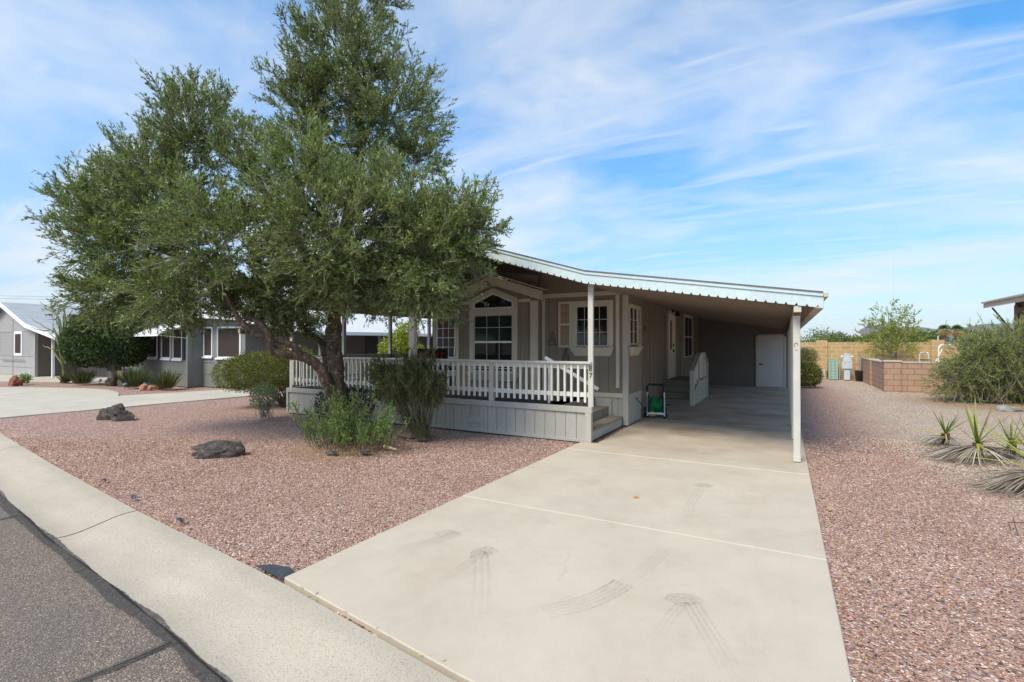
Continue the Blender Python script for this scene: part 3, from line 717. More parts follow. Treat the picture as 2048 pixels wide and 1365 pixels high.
# weed barrier scraps
tag(MB().poly([gd(510, 1130, -.012), gd(566, 1158, -.012), gd(592, 1143, -.012), gd(580, 1133, -.005), gd(548, 1128, -.01)]).build('weed_barrier', M['fabric']), 'dark plastic weed barrier exposed at the driveway corner by the kerb', 'weed barrier')
def scrap(px, py, s, lab):
    c = gd(px, py); mb = MB(); n = 9; ring = []
    for k in range(n):
        t = 2 * math.pi * k / n; ring.append((c.x + math.cos(t) * s * random.uniform(.6, 1.3), c.y + math.sin(t) * s * .6 * random.uniform(.6, 1.3), random.uniform(-.015, .03)))
    for k in range(n): mb.poly([ring[k], ring[(k + 1) % n], (c.x, c.y, .035)])
    tag(mb.build('plastic_scrap', M['fabric']), lab, 'plastic scrap', 'weed barrier scraps')
scrap(210, 962, .045, 'small black weed barrier scrap beside the kerb, leftmost of three')
scrap(268, 995, .045, 'black weed barrier scrap beside the kerb joint, middle of three')
scrap(362, 1041, .055, 'black weed barrier scrap near the kerb closest to the driveway')
scrap(665, 906, .12, 'dark weed barrier edge in the soil in front of the leafy green shrub')
scrap(730, 906, .12, 'dark weed barrier flap in the soil at the right foot of the green shrub')
# ---- loose gravel stones (uncountable)
def gravel_stones():
    def field(x0, x1, y0, y1, dens, test):
        n = int((x1 - x0) * (y1 - y0) * dens); x = RNG.uniform(x0, x1, n); y = RNG.uniform(y0, y1, n)
        D = -x * SS + y * CC; L = x * CC + y * SS
        ok = (D > 1.2) & (D < 9.) & (np.abs(L) < D * 1.08 + .3) & test(x, y) & (RNG.uniform(0, 1, n) < np.clip(5.2 / np.maximum(D, 1), .42, 1.))
        return x[ok], y[ok]
    kx = np.vectorize(kerb_y)
    a = field(-13, -3.1, 1.8, 8.0, 3600, lambda x, y: (y > kx(x) + .03) & (x < -3.17 - np.where(y > 4, 0, 0)) & ~((x > -10.7) & (y > 8.02)))
    b = field(.3, 7.5, 1.4, 11, 3600, lambda x, y: (y > kx(x) + .03) & (x > .31))
    x = np.concatenate([a[0], b[0]]); y = np.concatenate([a[1], b[1]])
    q = gd(690, 893); dd = np.hypot(x - q.x, y - q.y) + RNG.normal(size=len(x)) * .12; k = (dd > .9) | (RNG.uniform(0, 1, len(x)) < .22); x, y = x[k], y[k]; n = len(x)
    D = -x * SS + y * CC
    s = RNG.uniform(.0042, .0098, n) * np.clip(D / 6, .9, 1.35)
    o = np.array([(1, 0, 0), (0, 1, 0), (-1, 0, 0), (0, -1, 0), (0, 0, 1), (0, 0, -1)], float)
    v = o[None] * (s[:, None, None] * np.array([1.25, 1., .7])) * RNG.uniform(.65, 1.2, (n, 6, 1))
    v += RNG.normal(size=(n, 6, 3)) * (s[:, None, None] * .18)
    th = RNG.uniform(0, 6.28, n); ph = RNG.normal(size=n) * .4
    ct, st = np.cos(th)[:, None], np.sin(th)[:, None]; cp, sp = np.cos(ph)[:, None], np.sin(ph)[:, None]
    X, Y, Z = v[..., 0], v[..., 1], v[..., 2]
    Y, Z = Y * cp - Z * sp, Y * sp + Z * cp; X, Y = X * ct - Y * st, X * st + Y * ct
    z0 = -.035 + .012 * np.sin(x * 1.7 + y) * np.cos(y * 1.3 - x * .6) + s * .3
    v = np.stack([X + x[:, None], Y + y[:, None], Z + z0[:, None]], -1).reshape(-1, 3)
    tri = np.array([(0, 1, 4), (1, 2, 4), (2, 3, 4), (3, 0, 4)])   # undersides are buried
    f = (np.arange(n) * 6)[:, None, None] + tri[None]; nf = n * 4
    me = bpy.data.meshes.new('gravel_stones'); me.vertices.add(len(v)); me.vertices.foreach_set('co', v.astype(np.float32).ravel())
    me.loops.add(nf * 3); me.loops.foreach_set('vertex_index', f.ravel().astype(np.int32))
    me.polygons.add(nf); me.polygons.foreach_set('loop_start', np.arange(0, nf * 3, 3, dtype=np.int32)); me.update(calc_edges=True)
    at_ = me.attributes.new('shade', 'FLOAT', 'FACE')
    # 0..1 rose mix, >1 tan mix
    tan = np.clip((x - 1.3 + (np.sin(x * 2 + y) * .4)) / .9, 0, 1) * np.clip((y - 5.5) / 2.5, 0, 1)
    sh = RNG.uniform(0, 1, n) * .5 + np.where(RNG.uniform(0, 1, n) < tan, .5, 0)
    at_.data.foreach_set('value', np.repeat(sh, 4).astype(np.float32))
    m, nt, b = newmat('loose_rose_gravel'); a_ = N(nt, 'ShaderNodeAttribute'); a_.attribute_name = 'shade'
    st = [(p * .5, c) for p, c in GSTOPS] + [(.5, (.24, .17, .12)), (.6, (.46, .345, .245)), (.74, (.58, .47, .36)), (.84, (.42, .28, .2)), (.92, (.70, .63, .53))]
    c = ramp(nt, a_.outputs['Fac'], st, 'CONSTANT')
    c = mixc(nt, .28, c, ramp(nt, noise(nt, pos(nt), 1.1, 5, .6), [(.35, (.33, .19, .13)), (.65, (.62, .45, .37))]))
    nt.links.new(c, b.inputs['Base Color']); b.inputs['Roughness'].default_value = .85
    print('stones', n)
    return tag(link_mesh('gravel_stones', me, m, None), kind='stuff')
gravel_stones()
# ================================================================== main house
XR, YF, YB, XB0, XB1 = -2.83, 10.1, 9.92, -6.98, -4.79
def roof_under(x):
    if x > -2.92: return 2.69 - (x + 2.92) * .156
    if x > -6.8: return 2.69 + (-2.92 - x) * .308
    return 2.69 + .308 * 3.88 - (-6.8 - x) * .308
def roof_top(x): return roof_under(x) + .16
house = thing('manufactured_home', 'taupe manufactured home with cream trim and arched gable window under the long metal roof', 'house', (-5, 12, 0))
def wall_sid(mb, back, fr, x0, x1, z0, z1a, z1b=None, pitch=.2, gap=.008, th=.014):
    """vertical grooved siding boards over a dark backing; top may slope"""
    z1b = z1a if z1b is None else z1b
    n = max(1, round((x1 - x0) / pitch)); w = (x1 - x0) / n
    top = lambda x: z1a + (z1b - z1a) * (x - x0) / (x1 - x0)
    for i in range(n):
        a = x0 + i * w + (gap / 2 if i else 0); b = x0 + (i + 1) * w - (gap / 2 if i < n - 1 else 0)
        pts = [fr @ Vector((a, 0, z0)), fr @ Vector((b, 0, z0)), fr @ Vector((b, 0, top(b))), fr @ Vector((a, 0, top(a)))]
        dv_ = (fr.to_3x3() @ Vector((0, th, 0)))
        mb.prism(pts, dv_)
    pts = [fr @ Vector((x0, 0, z0)), fr @ Vector((x1, 0, z0)), fr @ Vector((x1, 0, top(x1))), fr @ Vector((x0, 0, top(x0)))]
    back.prism(pts, fr.to_3x3() @ Vector((0, -.1, 0)))
def wallobj(name, segs, mat, parent=house, **kw):
    mb = MB(); bk = MB()
    for (p0, p1, z0, za, zb) in segs:
        fr, L = frame(p0, p1); wall_sid(mb, bk, fr, 0, L, z0, za, zb, **kw)
    o = mb.build(name, mat, parent); bk.build('wall_backing', M['groove'], o); return o
RU = roof_under
# front facade right of bay, right side wall, recess
wallobj('wall', [((XB1, YF), (XR, YF), .66, RU(XB1) + .05, RU(XR) + .05), ((XR, YF), (XR, 11.16), .62, RU(XR) + .05, RU(XR) + .05)], M['wall'])
wallobj('wall', [((-3.1, 11.16), (-3.1, 21.6), .0, RU(-3.1) + .05, RU(-3.1) + .05)], M['wall'])
wallobj('skirt_wall', [((-4.2, YF), (XR, YF), 0, .56, .56), ((XR, YF), (XR, 11.16), 0, .58, .58)], M['skirt'])
wallobj('wall', [((XR, 11.18), (-3.1, 11.18), 0, 2.7, 2.7)], M['wall'])
# bay walls (gable top)
bc = (XB0 + XB1) / 2
wallobj('wall', [((XB0, YB), (bc, YB), .5, 3.2, 3.35), ((bc, YB), (XB1, YB), .5, 3.35, 3.2), ((XB1, YB), (XB1, YF), .5, 2.9, 2.9)], M['wall'])
wallobj('wall', [((-10.62, 13.66), (XB0, 13.66), .5, RU(-10.62), RU(-6.98)), ((XB0, 13.66), (XB0, YB), .5, 3.2, 3.2)], M['wall'])
wallobj('wall', [((-10.62, 22), (-10.62, 13.66), .0, RU(-10.62), RU(-10.62))], M['wall'])
# trim boards
mb = MB(); t = .03
def fbox(mb, x0, x1, z0, z1, y, th=.028, back=.0): mb.box((x0, y - th, z0), (x1, y + back, z1))
YFS = YF - .0141; YBS = YB - .0141
def board(*a, y=None, nm='trim_board', **k):
    q = MB(); fbox(q, *a, y, **k); return q.build(nm, M['trim'], house, bevel=.003)
board(XB1 + .001, -2.95, 2.70, 2.79, y=YFS - .002)
board(XB1 + .03, XB1 + .10, .6, 2.70, y=YFS - .001)
q = MB(); fbox(q, -3.06, -2.985, .76, 2.70, YFS - .001, .05); q.build('downspout', M['trim'], house, bevel=.006)
board(-4.2, -2.9, .56, .655, y=YFS - .004, th=.03)
board(-4.96, XB1 + .016, .5, 2.64, y=YBS, th=.03); board(XB0, XB0 + .09, .5, 2.64, y=YBS, th=.03)
board(-5.28, -4.96, 2.62, 2.69, y=YBS - .001, th=.03); board(XB0 + .09, -6.55, 2.62, 2.69, y=YBS - .001, th=.03)
m_ = MB(); fbox(m_, -2.92, XR + .03, .0, 2.69, YFS - .003, .034); m_.build('corner_board', M['skirt'], house, bevel=.003)
m_ = MB(); m_.box((XR + .0145, YFS + .032, .58), (XR + .036, 11.16, .64)); m_.build('base_board', M['skirt'], house)
m_ = MB(); m_.box((XB1 + .001, YFS - .012, 2.795), (-2.9, YFS - .001, 2.72)); m_.prism([(XB1, YFS - .012, 2.795), (-2.93, YFS - .012, 2.795), (XB1, YFS - .012, RU(XB1) + .03)], (0, .008, 0)); m_.build('eave_shade_panel', M['soffit'], house)  # added dark panel over the upper wall, standing in for shade under the roof
# gable fascia over the bay
def rake(mb, y0, y1, xc, zc, half, zdrop, th):
    for s in (-1, 1):
        a = (xc, zc); b = (xc + s * half, zc - zdrop)
        pts = [(a[0], y0, a[1]), (b[0], y0, b[1]), (b[0], y0, b[1] - th), (a[0], y0, a[1] - th)]
        if s < 0: pts = pts[::-1]
        mb.prism(pts, (0, y1 - y0, 0))
mb = MB(); rake(mb, 9.70, 9.86, bc, 3.24, 1.25, .40, .20); mb.build('gable_fascia', M['trim'], house, bevel=.003)
mb = MB()
for s in (-1, 1):
    mb.prism([(bc, 9.62, 3.30), (bc + s * 1.33, 9.62, 2.87), (bc + s * 1.33, 9.62, 2.845), (bc, 9.62, 3.27)][::s], (0, .32, 0))
mb.build('gable_roof', M['trim'], house)
# ---- windows
def window_std(parent, fr, x0, x1, z0, z1, cols, rows, casing=.09, frame_m='nwhite', glass='glass', y=.014, split=None, cas_m='trim', blind=False, head=True, mun=.012):
    """casing + sash frame + glass + muntins; fr: wall frame"""
    w = MB(fr)
    w.box((x0 - casing, y, z0 - .02), (x0, y + .035, z1 + casing)); w.box((x1, y, z0 - .02), (x1 + casing, y + .035, z1 + casing))
    w.box((x0 - casing, y, z1), (x1 + casing, y + .04, z1 + casing)); 
    win = w.build('window', M[cas_m], parent, bevel=.003)
    f = MB(fr); s = .032
    f.box((x0, y, z0), (x0 + s, y + .025, z1)); f.box((x1 - s, y, z0), (x1, y + .025, z1))
    f.box((x0 + s, y, z0), (x1 - s, y + .025, z0 + s)); f.box((x0 + s, y, z1 - s), (x1 - s, y + .025, z1))
    if split == 'h': zc = (z0 + z1) / 2 if not isinstance(split, tuple) else split[1]; f.box((x0 + s, y, zc - .02), (x1 - s, y + .03, zc + .02))
    if split == 'v': xc = (x0 + x1) / 2; f.box((xc - .02, y, z0 + s), (xc + .02, y + .03, z1 - s))
    ys = y + .012
    for i in range(1, cols):
        xx = x0 + s + (x1 - x0 - 2 * s) * i / cols; f.box((xx - mun / 2, ys, z0 + s), (xx + mun / 2, ys + .006, z1 - s))
    for j in range(1, rows):
        zz_ = z0 + s + (z1 - z0 - 2 * s) * j / rows; f.box((x0 + s, ys + .0007, zz_ - mun / 2), (x1 - s, ys + .0067, zz_ + mun / 2))
    f.build('sash_frame', M['sash'] if frame_m == 'nwhite' else M[frame_m], win)
    gy = y + .008
    MB(fr).box((x0 + s, y + .004 if not blind else y + .006, z0 + s), (x1 - s, gy, z1 - s)).build('pane', M[glass], win)
    if blind:
        b = MB(fr); zb = z0 + (z1 - z0) * blind; k = z1 - s - .01
        while k > zb: b.box((x0 + s, y + .001, k - .017), (x1 - s, y + .003, k)); k -= .022
        b.build('blind', M['blind'], win)
        MB(fr).box((x0 + s, y - .004, z0 + s), (x1 - s, y + .0005, z1 - s)).build('room_dark', M['nscreen'], win)
    return win
def crown_sill(parent, fr, x0, x1, ztop, y=.014):
    m = MB(fr)
    for k, (dz0, dz1, e, d) in enumerate(((0, .035, 0, .12), (-.06, 0, .02, .085), (-.11, -.06, .05, .055), (-.15, -.11, .07, .035))):
        m.box((x0 + e, y, ztop + dz0), (x1 - e, y + d, ztop + dz1))
    return m.build('sill', M['trim'], parent, bevel=.004)
def shutter(parent, fr, x0, x1, z0, z1, y=.014, mat='trim', inner='shutter_in'):
    m = MB(fr); s = .05; zc = (z0 + z1) / 2
    m.box((x0, y, z0), (x0 + s, y + .03, z1)); m.box((x1 - s, y, z0), (x1, y + .03, z1))
    for a, b in ((z0, z0 + s), (zc - s / 2, zc + s / 2), (z1 - s, z1)): m.box((x0 + s, y, a), (x1 - s, y + .03, b))
    sh = m.build('shutter', M[mat], parent, bevel=.002)
    for (ka, kb) in ((z0 + s, zc - s / 2 - .02), (zc + s / 2, z1 - s - .02)):
        l = MB(fr); k = ka
        while k < kb:
            l.hexa([(x0 + s, y + .002, k), (x1 - s, y + .002, k), (x1 - s, y + .02, k + .002), (x0 + s, y + .02, k + .002), (x0 + s, y + .002, k + .022), (x1 - s, y + .002, k + .022), (x1 - s, y + .014, k + .022), (x0 + s, y + .014, k + .022)])
            k += .034
        l.build('louvres', M[inner], sh)
frF, LF = frame((XB1, YF), (XR, YF))      # local x = X - XB1
# front right window with shutter
w = window_std(house, frF, -4.02 - XB1 + .07, -3.22 - XB1, 1.62, 2.50, 4, 3, split='v', casing=.1)
crown_sill(w, frF, -4.02 - XB1 - .04, -3.22 - XB1 + .12, 1.57)
shutter(house, frF, -4.36 - XB1, -4.05 - XB1 - .0, 1.60, 2.60)
# side window on the corner pop-out
frS, LS = frame((XR, YF), (XR, 11.16))
w = window_std(house, frS, .06, .66, 1.66, 2.46, 2, 3, split='v', casing=.05)
crown_sill(w, frS, .03, .80, 1.58)
shutter(house, frS, .72, .98, 1.62, 2.5)
# bay picture window
frB, LB = frame((XB0, YB), (XB1, YB)); o_ = -XB0
wx0, wx1 = -6.47 + o_, -5.40 + o_
w = window_std(house, frB, wx0, wx1, 1.02, 2.36, 3, 1, casing=.11, glass='glass_t', blind=.55, cas_m='trim')
zc = 1.72
MB(frB).box((wx0 + .033, .015, zc - .022), (wx1 - .033, .045, zc + .022)).build('meeting_rail', M['nwhite'], w)
for q in (2.05, 1.10): MB(frB).box((wx0 + .033, .0275, q), (wx1 - .033, .0335, q + .018)).build('glazing_bar', M['sash'], w)
crown_sill(w, frB, wx0 - .16, wx1 + .16, .975)
# arched (pointed) transom
def poly_frame(mb, outer, inner, fr, y0, y1):
    n = len(outer)
    for i in range(n):
        j = (i + 1) % n
        q = [outer[i], outer[j], inner[j], inner[i]]
        a = [fr @ Vector((p[0], y0, p[1])) for p in q]; d = fr.to_3x3() @ Vector((0, y1 - y0, 0))
        mb.prism(a, d)
c_ = (wx0 + wx1) / 2
inn = [(wx0 + .0, 2.50), (wx1, 2.50), (wx1, 2.64), (c_, 2.86), (wx0, 2.64)]
out = [(wx0 - .11, 2.462), (wx1 + .11, 2.462), (wx1 + .11, 2.72), (c_, 2.98), (wx0 - .11, 2.72)]
mb = MB(); poly_frame(mb, out, inn, frB, .0145, .055); tw = mb.build('window', M['trim'], house)
mb = MB(); inn2 = [(wx0 + .03, 2.525), (wx1 - .03, 2.525), (wx1 - .03, 2.625), (c_, 2.83), (wx0 + .03, 2.625)]
poly_frame(mb, inn, inn2, frB, .0145, .04); mb.build('sash_frame', M['nwhite'], tw)
mb = MB(); mb.prism([frB @ Vector((p[0], .0145, p[1])) for p in inn2], frB.to_3x3() @ Vector((0, .008, 0))); mb.build('pane', M['glass'], tw)
# front door, glazed
frD, LD = frame((-10.62, 13.66), (XB0, 13.66)); od = 10.62
d = MB(frD); dx0, dx1 = -10.46 + od, -9.62 + od
d.box((dx0 - .09, .0145, .6), (dx0, .05, 2.68)); d.box((dx1, .0145, .6), (dx1 + .09, .05, 2.68)); d.box((dx0 - .09, .0145, 2.6), (dx1 + .09, .052, 2.70))
df = d.build('door_casing', M['trim'], house)
d = MB(frD); d.box((dx0, .0145, .6), (dx1, .03, 1.25)); d.box((dx0, .0145, 1.25), (dx0 + .07, .03, 2.6)); d.box((dx1 - .07, .0145, 1.25), (dx1, .03, 2.6)); d.box((dx0 + .07, .0145, 2.52), (dx1 - .07, .03, 2.6))
for i in (1, 2): xx = dx0 + .07 + (dx1 - dx0 - .14) * i / 3; d.box((xx - .012, .0145, 1.25), (xx + .012, .032, 2.52))
for j in range(1, 4): zq = 1.25 + 1.27 * j / 4; d.box((dx0 + .07, .0145, zq - .012), (dx1 - .07, .0325, zq + .012))
dr = d.build('door', M['nwhite'], house)
MB(frD).box((dx0 + .07, .016, 1.25), (dx1 - .07, .022, 2.52)).build('pane', M['curtain'], dr)
MB(frD).box((dx1 - .06, .03, 1.33), (dx1 - .02, .06, 1.55)).build('handle', M['metal'], dr)
# carport-side door and window on recessed wall
frW, LW = frame((-3.1, 11.16), (-3.1, 21.6)); ow = -11.16
mb = MB(frW); a, b = 15.40 + ow, 16.45 + ow
mb.box((a - .08, .0145, .62), (a, .05, 2.68)); mb.box((b, .0145, .62), (b + .08, .05, 2.68)); mb.box((a - .08, .0145, 2.6), (b + .08, .052, 2.69))
mb.build('door_casing', M['trim'], house)
mb = MB(frW); mb.box((a, .0145, .62), (b, .035, 2.6)); dr = mb.build('door', M['white'], house)
MB(frW).box((a + .3, .0355, 1.5), (a + .5, .039, 2.4)).build('pane', M['glass'], dr)
MB(frW).box((a + .72, .0355, 1.42), (a + .80, .07, 1.5)).build('handle', M['black2'], dr); MB(frW).box((a + .70, .0355, 1.6), (a + .78, .055, 1.68)).build('door_lock', M['black2'], dr)
w = window_std(house, frW, 18.2 + ow, 19.9 + ow, 1.2, 2.65, 2, 1, split='h', casing=.08)
for yy in (11.2, 13.05, 14.9, 17.4, 20.2): MB(frW).box((yy + ow, .0145, 0), (yy + ow + .09, .035, 2.6)).build('batten', M['wall'], house)
MB(frW).box((.14, .0145, .55), (1.88, .034, .62)).build('batten', M['wall'], house)
mb = MB(frW); mb.box((12.5 + ow, .0145, 2.0), (12.62 + ow, .05, 2.12)); mb.build('doorbell_box', M['rust'], house)
mb = MB(frW); x = 15.95 + ow; mb.box((x - .05, .052, 2.66), (x + .05, .1, 2.8)); mb.tube([(x, .1, 2.76), (x, .2, 2.76), (x, .2, 2.7)], .012, 6); mb.tube([(x, .2, 2.72), (x, .2, 2.56), (x, .2, 2.54)], [.03, .09, .05], 8)
mb.build('porch_lamp', M['black2'], house)
mb = MB(frS); mb.tube([(.55, .015, .50), (.55, .06, .50), (.55, .075, .46)], .014, 8); tp = mb.build('garden_tap', M['rust'], house)
# carport end wall with storage door
mb = MB(); mb.hexa([(-3.2, 21.6, -.05), (.30, 21.6, -.05), (.30, 21.75, -.05), (-3.2, 21.75, -.05), (-3.2, 21.6, RU(-2.93) + .14), (.30, 21.6, RU(.3) + .05), (.30, 21.75, RU(.3) + .05), (-3.2, 21.75, RU(-2.93) + .14)]); mb.build('storage_wall', M['dkwall'], house)
mb = MB(); mb.box((-.97, 21.55, 0), (-.90, 21.597, 2.02)); mb.box((.0, 21.55, 0), (.07, 21.597, 2.02)); mb.box((-.97, 21.55, 1.96), (.07, 21.596, 2.04)); mb.build('door_casing', M['trim'], house)
mb = MB(); mb.box((-.90, 21.57, .01), (.0, 21.598, 1.96)); dr = mb.build('storage_door', M['door'], house)
MB().box((-.86, 21.52, .86), (-.72, 21.57, .90)).build('handle', M['black2'], dr)
# ------------------------------------------------ long roof (porch, house and carport)
roof = thing('carport_roof', 'long low metal roof with scalloped white fascia on white posts over porch and driveway', 'carport roof', (-2, 12, 0))
Y0, Y1 = 7.86, 22.2
segs = [(-11.0, -6.8), (-6.8, -2.92), (-2.92, .465)]
mb = MB(); tp = MB(); un = MB()
for a, b in segs:
    za, zb = RU(a) + .03, RU(b) + .03
    mb.hexa([(a, Y0 + .03, za), (b, Y0 + .03, zb), (b, Y1, zb), (a, Y1, za), (a, Y0 + .03, za + .10), (b, Y0 + .03, zb + .10), (b, Y1, zb + .10), (a, Y1, za + .10)])
    tp.poly([(a, Y0, za + .15), (b, Y0, zb + .15), (b, Y1, zb + .15), (a, Y1, za + .15)], [(0, 0), (b - a, 0), (b - a, Y1 - Y0), (0, Y1 - Y0)])
    tp.poly([(a, Y1, za + .15), (b, Y1, zb + .15), (b, Y1, zb + .105), (a, Y1, za + .105)])
mb.build('roof_panel', M['soffit'], roof); tp.build('shingles', M['shingle_w'], roof)
# pan ribs beneath
k = Y0 + .12
while k < 21.55:
    for a, b in segs[1:] + segs[:1]:
        za, zb = RU(a) + .03, RU(b) + .03
        if k > 13.6 and a < -2.95: continue
        if k > 9.85 and a < -2.95: continue
        un.hexa([(a, k, za - .028), (b, k, zb - .028), (b, k + .03, zb - .028), (a, k + .03, za - .028), (a, k - .012, za - .0005), (b, k - .012, zb - .0005), (b, k + .057, zb - .0005), (a, k + .057, za - .0005)])
    k += .32
un.build('pan_ribs', M['soffit'], roof)
# scalloped fascia
fa = MB(); fb = MB(); fc = MB()
def edge_pts(a, b): return
for a, b in segs:
    L = b - a; n = max(1, round(L / .127)); w = L / n
    for i in range(n):
        x0 = a + i * w; x1 = x0 + w; xm = (x0 + x1) / 2; r = lambda x: RU(x)
        # bottom edge with a triangular notch in the middle of each module
        pts = [(x0, Y0, r(x0) + .155), (x0, Y0, r(x0)), (xm - .02, Y0, r(xm - .02)), (xm, Y0, r(xm) + .035), (xm + .02, Y0, r(xm + .02)), (x1, Y0, r(x1)), (x1, Y0, r(x1) + .155)]
        fa.poly(pts)
        fa.poly([(p[0], p[1] + .006, p[2]) for p in pts][::-1])
    for (mbx, d0, d1, yy, th) in ((fb, .157, .205, Y0 - .018, .03), (fc, .205, .222, Y0 - .03, .05)):
        mbx.hexa([(a, yy, RU(a) + d0), (b, yy, RU(b) + d0), (b, yy + th, RU(b) + d0), (a, yy + th, RU(a) + d0), (a, yy, RU(a) + d1), (b, yy, RU(b) + d1), (b, yy + th, RU(b) + d1), (a, yy + th, RU(a) + d1)])
fa.build('fascia', M['fascia'], roof); fb.build('fascia_trim', M['fascia'], roof); fc.build('shingle_edge', M['shingle_edge'], roof)
mb = MB(); xe = .465; mb.box((xe, Y0, RU(xe) - .0), (xe + .006, Y1, RU(xe) + .15)); mb.hexa([(xe - .10, Y0 + .008, RU(xe) + .012), (xe - .0, Y0 + .008, RU(xe) - .012), (xe, Y1, RU(xe) - .012), (xe - .1, Y1, RU(xe) + .012), (xe - .1, Y0 + .008, RU(xe) + .029), (xe, Y0 + .008, RU(xe) + .01), (xe, Y1, RU(xe) + .01), (xe - .1, Y1, RU(xe) + .029)])
mb.box((xe + .007, Y0 - .02, RU(xe) + .15), (xe + .06, Y1, RU(xe) + .2)); mb.build('side_gutter', M['trim'], roof)
mb = MB(); mb.box((-11.06, Y0 - .01, RU(-11) - .01), (-11.0, Y1, RU(-11) + .2)); mb.build('side_gutter', M['trim'], roof)
# carport beam & posts
mb = MB(); mb.box((.12, Y0 + .02, 2.12), (.21, 21.58, 2.205)); mb.build('beam', M['post'], roof)
mb = MB(); mb.box((-10.745, 8.0, 2.54), (-10.645, 13.6, 2.735)); mb.build('beam', M['trim'], roof)
for k, yy in enumerate((8.08, 9.98, 11.75, 13.6, 15.5, 17.6, 19.7)):
    mb = MB(); mb.box((.112, yy, 0.01), (.202, yy + .09, 2.12)); p_ = mb.build('post', M['post'], roof, bevel=.006)
    if k == 0:
        MB().box((.109, yy - .003, .01), (.205, yy + .093, .09)).build('post_base', M['post'], p_, bevel=.004)
        MB().box((.115, yy - .002, 2.075), (.199, yy + .002, 2.12)).build('rusty_joint', M['rust'], p_)
# porch posts (stand on deck)
for k, (x, y) in enumerate(((-2.94, 8.05), (-6.9, 8.06), (-10.66, 8.05))):
    wd = .15 if k == 1 else .09
    mb = MB(); mb.box((x, y, .6), (x + wd, y + wd * .7, RU(x + wd / 2) + .028)); mb.build('porch_post', M['post'], roof, bevel=.006)
for y in (9.76, 11.6, 13.52):
    mb = MB(); mb.box((-10.74, y, .6), (-10.65, y + .09, 2.54)); mb.build('porch_post', M['post'], roof, bevel=.006)
# rust stains on nearest post: the little faded sticker
mb = MB()
for k in range(7):
    t = 2 * math.pi * k / 9; mb.box((.15 + math.cos(t) * .022 - .006, 8.0785, 1.66 + math.sin(t) * .03 - .006), (.15 + math.cos(t) * .022 + .006, 8.0798, 1.66 + math.sin(t) * .03 + .008))
mb.box((.132, 8.0785, 1.585), (.168, 8.0797, 1.594))
mb.build('faded_sticker', M['rust'], roof)
# ------------------------------------------------ porch deck
deck = thing('porch_deck', 'raised porch deck with white baluster railing and grooved grey skirting, numbered 87', 'deck', (-6.8, 8.05, 0))
DX0, DX1, DY0 = -10.72, -2.87, 8.03
ZD = .575
mb = MB(); mb.box((DX0 + .03, DY0 + .05, .50), (-3.53, 10.06, ZD)); mb.box((DX0 + .03, 10.06, .5), (XB0 - .1, 13.6, ZD)); mb.build('floor', M['deckcarpet'], deck)
wallobj('skirt', [((DX0, DY0 + .03), (DX1 - .08, DY0 + .03), 0, .5, .5), ((DX0 + .02, 13.6), (DX0 + .02, DY0 + .03), 0, .5, .5)], M['skirt'], deck)
mb = MB()
mb.box((DX0 - .01, DY0 - .02, .5), (DX1 + .01, DY0 + .06, .6)); mb.box((DX0 - .01, DY0 + .06, .5), (DX0 + .05, 13.6, .6))
mb.box((DX1 - .11, DY0 - .022, .0), (DX1 + .0, DY0 + .045, .5)); mb.box((DX0 - .012, DY0 - .018, .0), (DX0 + .06, DY0 + .045, .5))
mb.box((DX0 + .06, DY0 + .0, -.01), (DX1 - .11, DY0 + .0155, .045))
mb.build('fascia_board', M['skirt'], deck, bevel=.004)
mb = MB(); mb.box((-5.35, DY0 - .002, .17), (-5.05, DY0 + .0155, .30)); mb.build('vent', M['skirt'], deck)
# railing: cap, rails, balusters
mb = MB(); mb.box((DX0, DY0 - .03, 1.335), (DX1 - .0, DY0 + .07, 1.375)); mb.box((DX0 - .01, DY0 + .07, 1.336), (DX0 + .08, 13.5, 1.374)); mb.build('cap_rail', M['post'], deck, bevel=.004)
mb = MB()
for z0, z1 in ((1.25, 1.334), (.76, .84)):
    for a, b in ((-10.57, -6.92), (-6.75, -4.92), (-4.83, -2.945)): mb.box((a, DY0 + .045, z0), (b, DY0 + .075, z1))
    mb.box((DX0 + .045, DY0 + .12, z0), (DX0 + .07, 13.5, z1))
mb.build('rail', M['white'], deck, bevel=.003)
mb = MB(); mb.box((-4.92, DY0 + .012, .6), (-4.83, DY0 + .1, 1.335)); mb.build('railing_post', M['post'], deck, bevel=.004)
proto = None
def baluster(x, y):
    global proto
    if proto is None:
        m = MB(); m.box((-.019, -.019, 0), (.019, .019, .66))
        me = bpy.data.meshes.new('baluster'); me.from_pydata(m.v, [], m.f)
        bm = bmesh.new(); bm.from_mesh(me); bmesh.ops.remove_doubles(bm, verts=bm.verts, dist=1e-5)
        bmesh.ops.bevel(bm, geom=bm.edges[:], offset=.003, segments=1, affect='EDGES'); bm.to_mesh(me); bm.free()
        proto = link_mesh('baluster', me, M['white'], deck); o = proto
    else:
        o = proto.copy(); C.objects.link(o); o.parent = deck
    o.location = Vector((x, y, .672)) - deck.location
x = -10.52
while x < -2.96:
    if not (-6.94 < x < -6.73 or -4.95 < x < -4.81): baluster(x, DY0 + .0255)
    x += .1255
y = 8.3
while y < 13.5:
    if not any(abs(y - q - .045) < .08 for q in (9.76, 11.6, 13.52)): baluster(DX0 + .025, y)
    y += .145
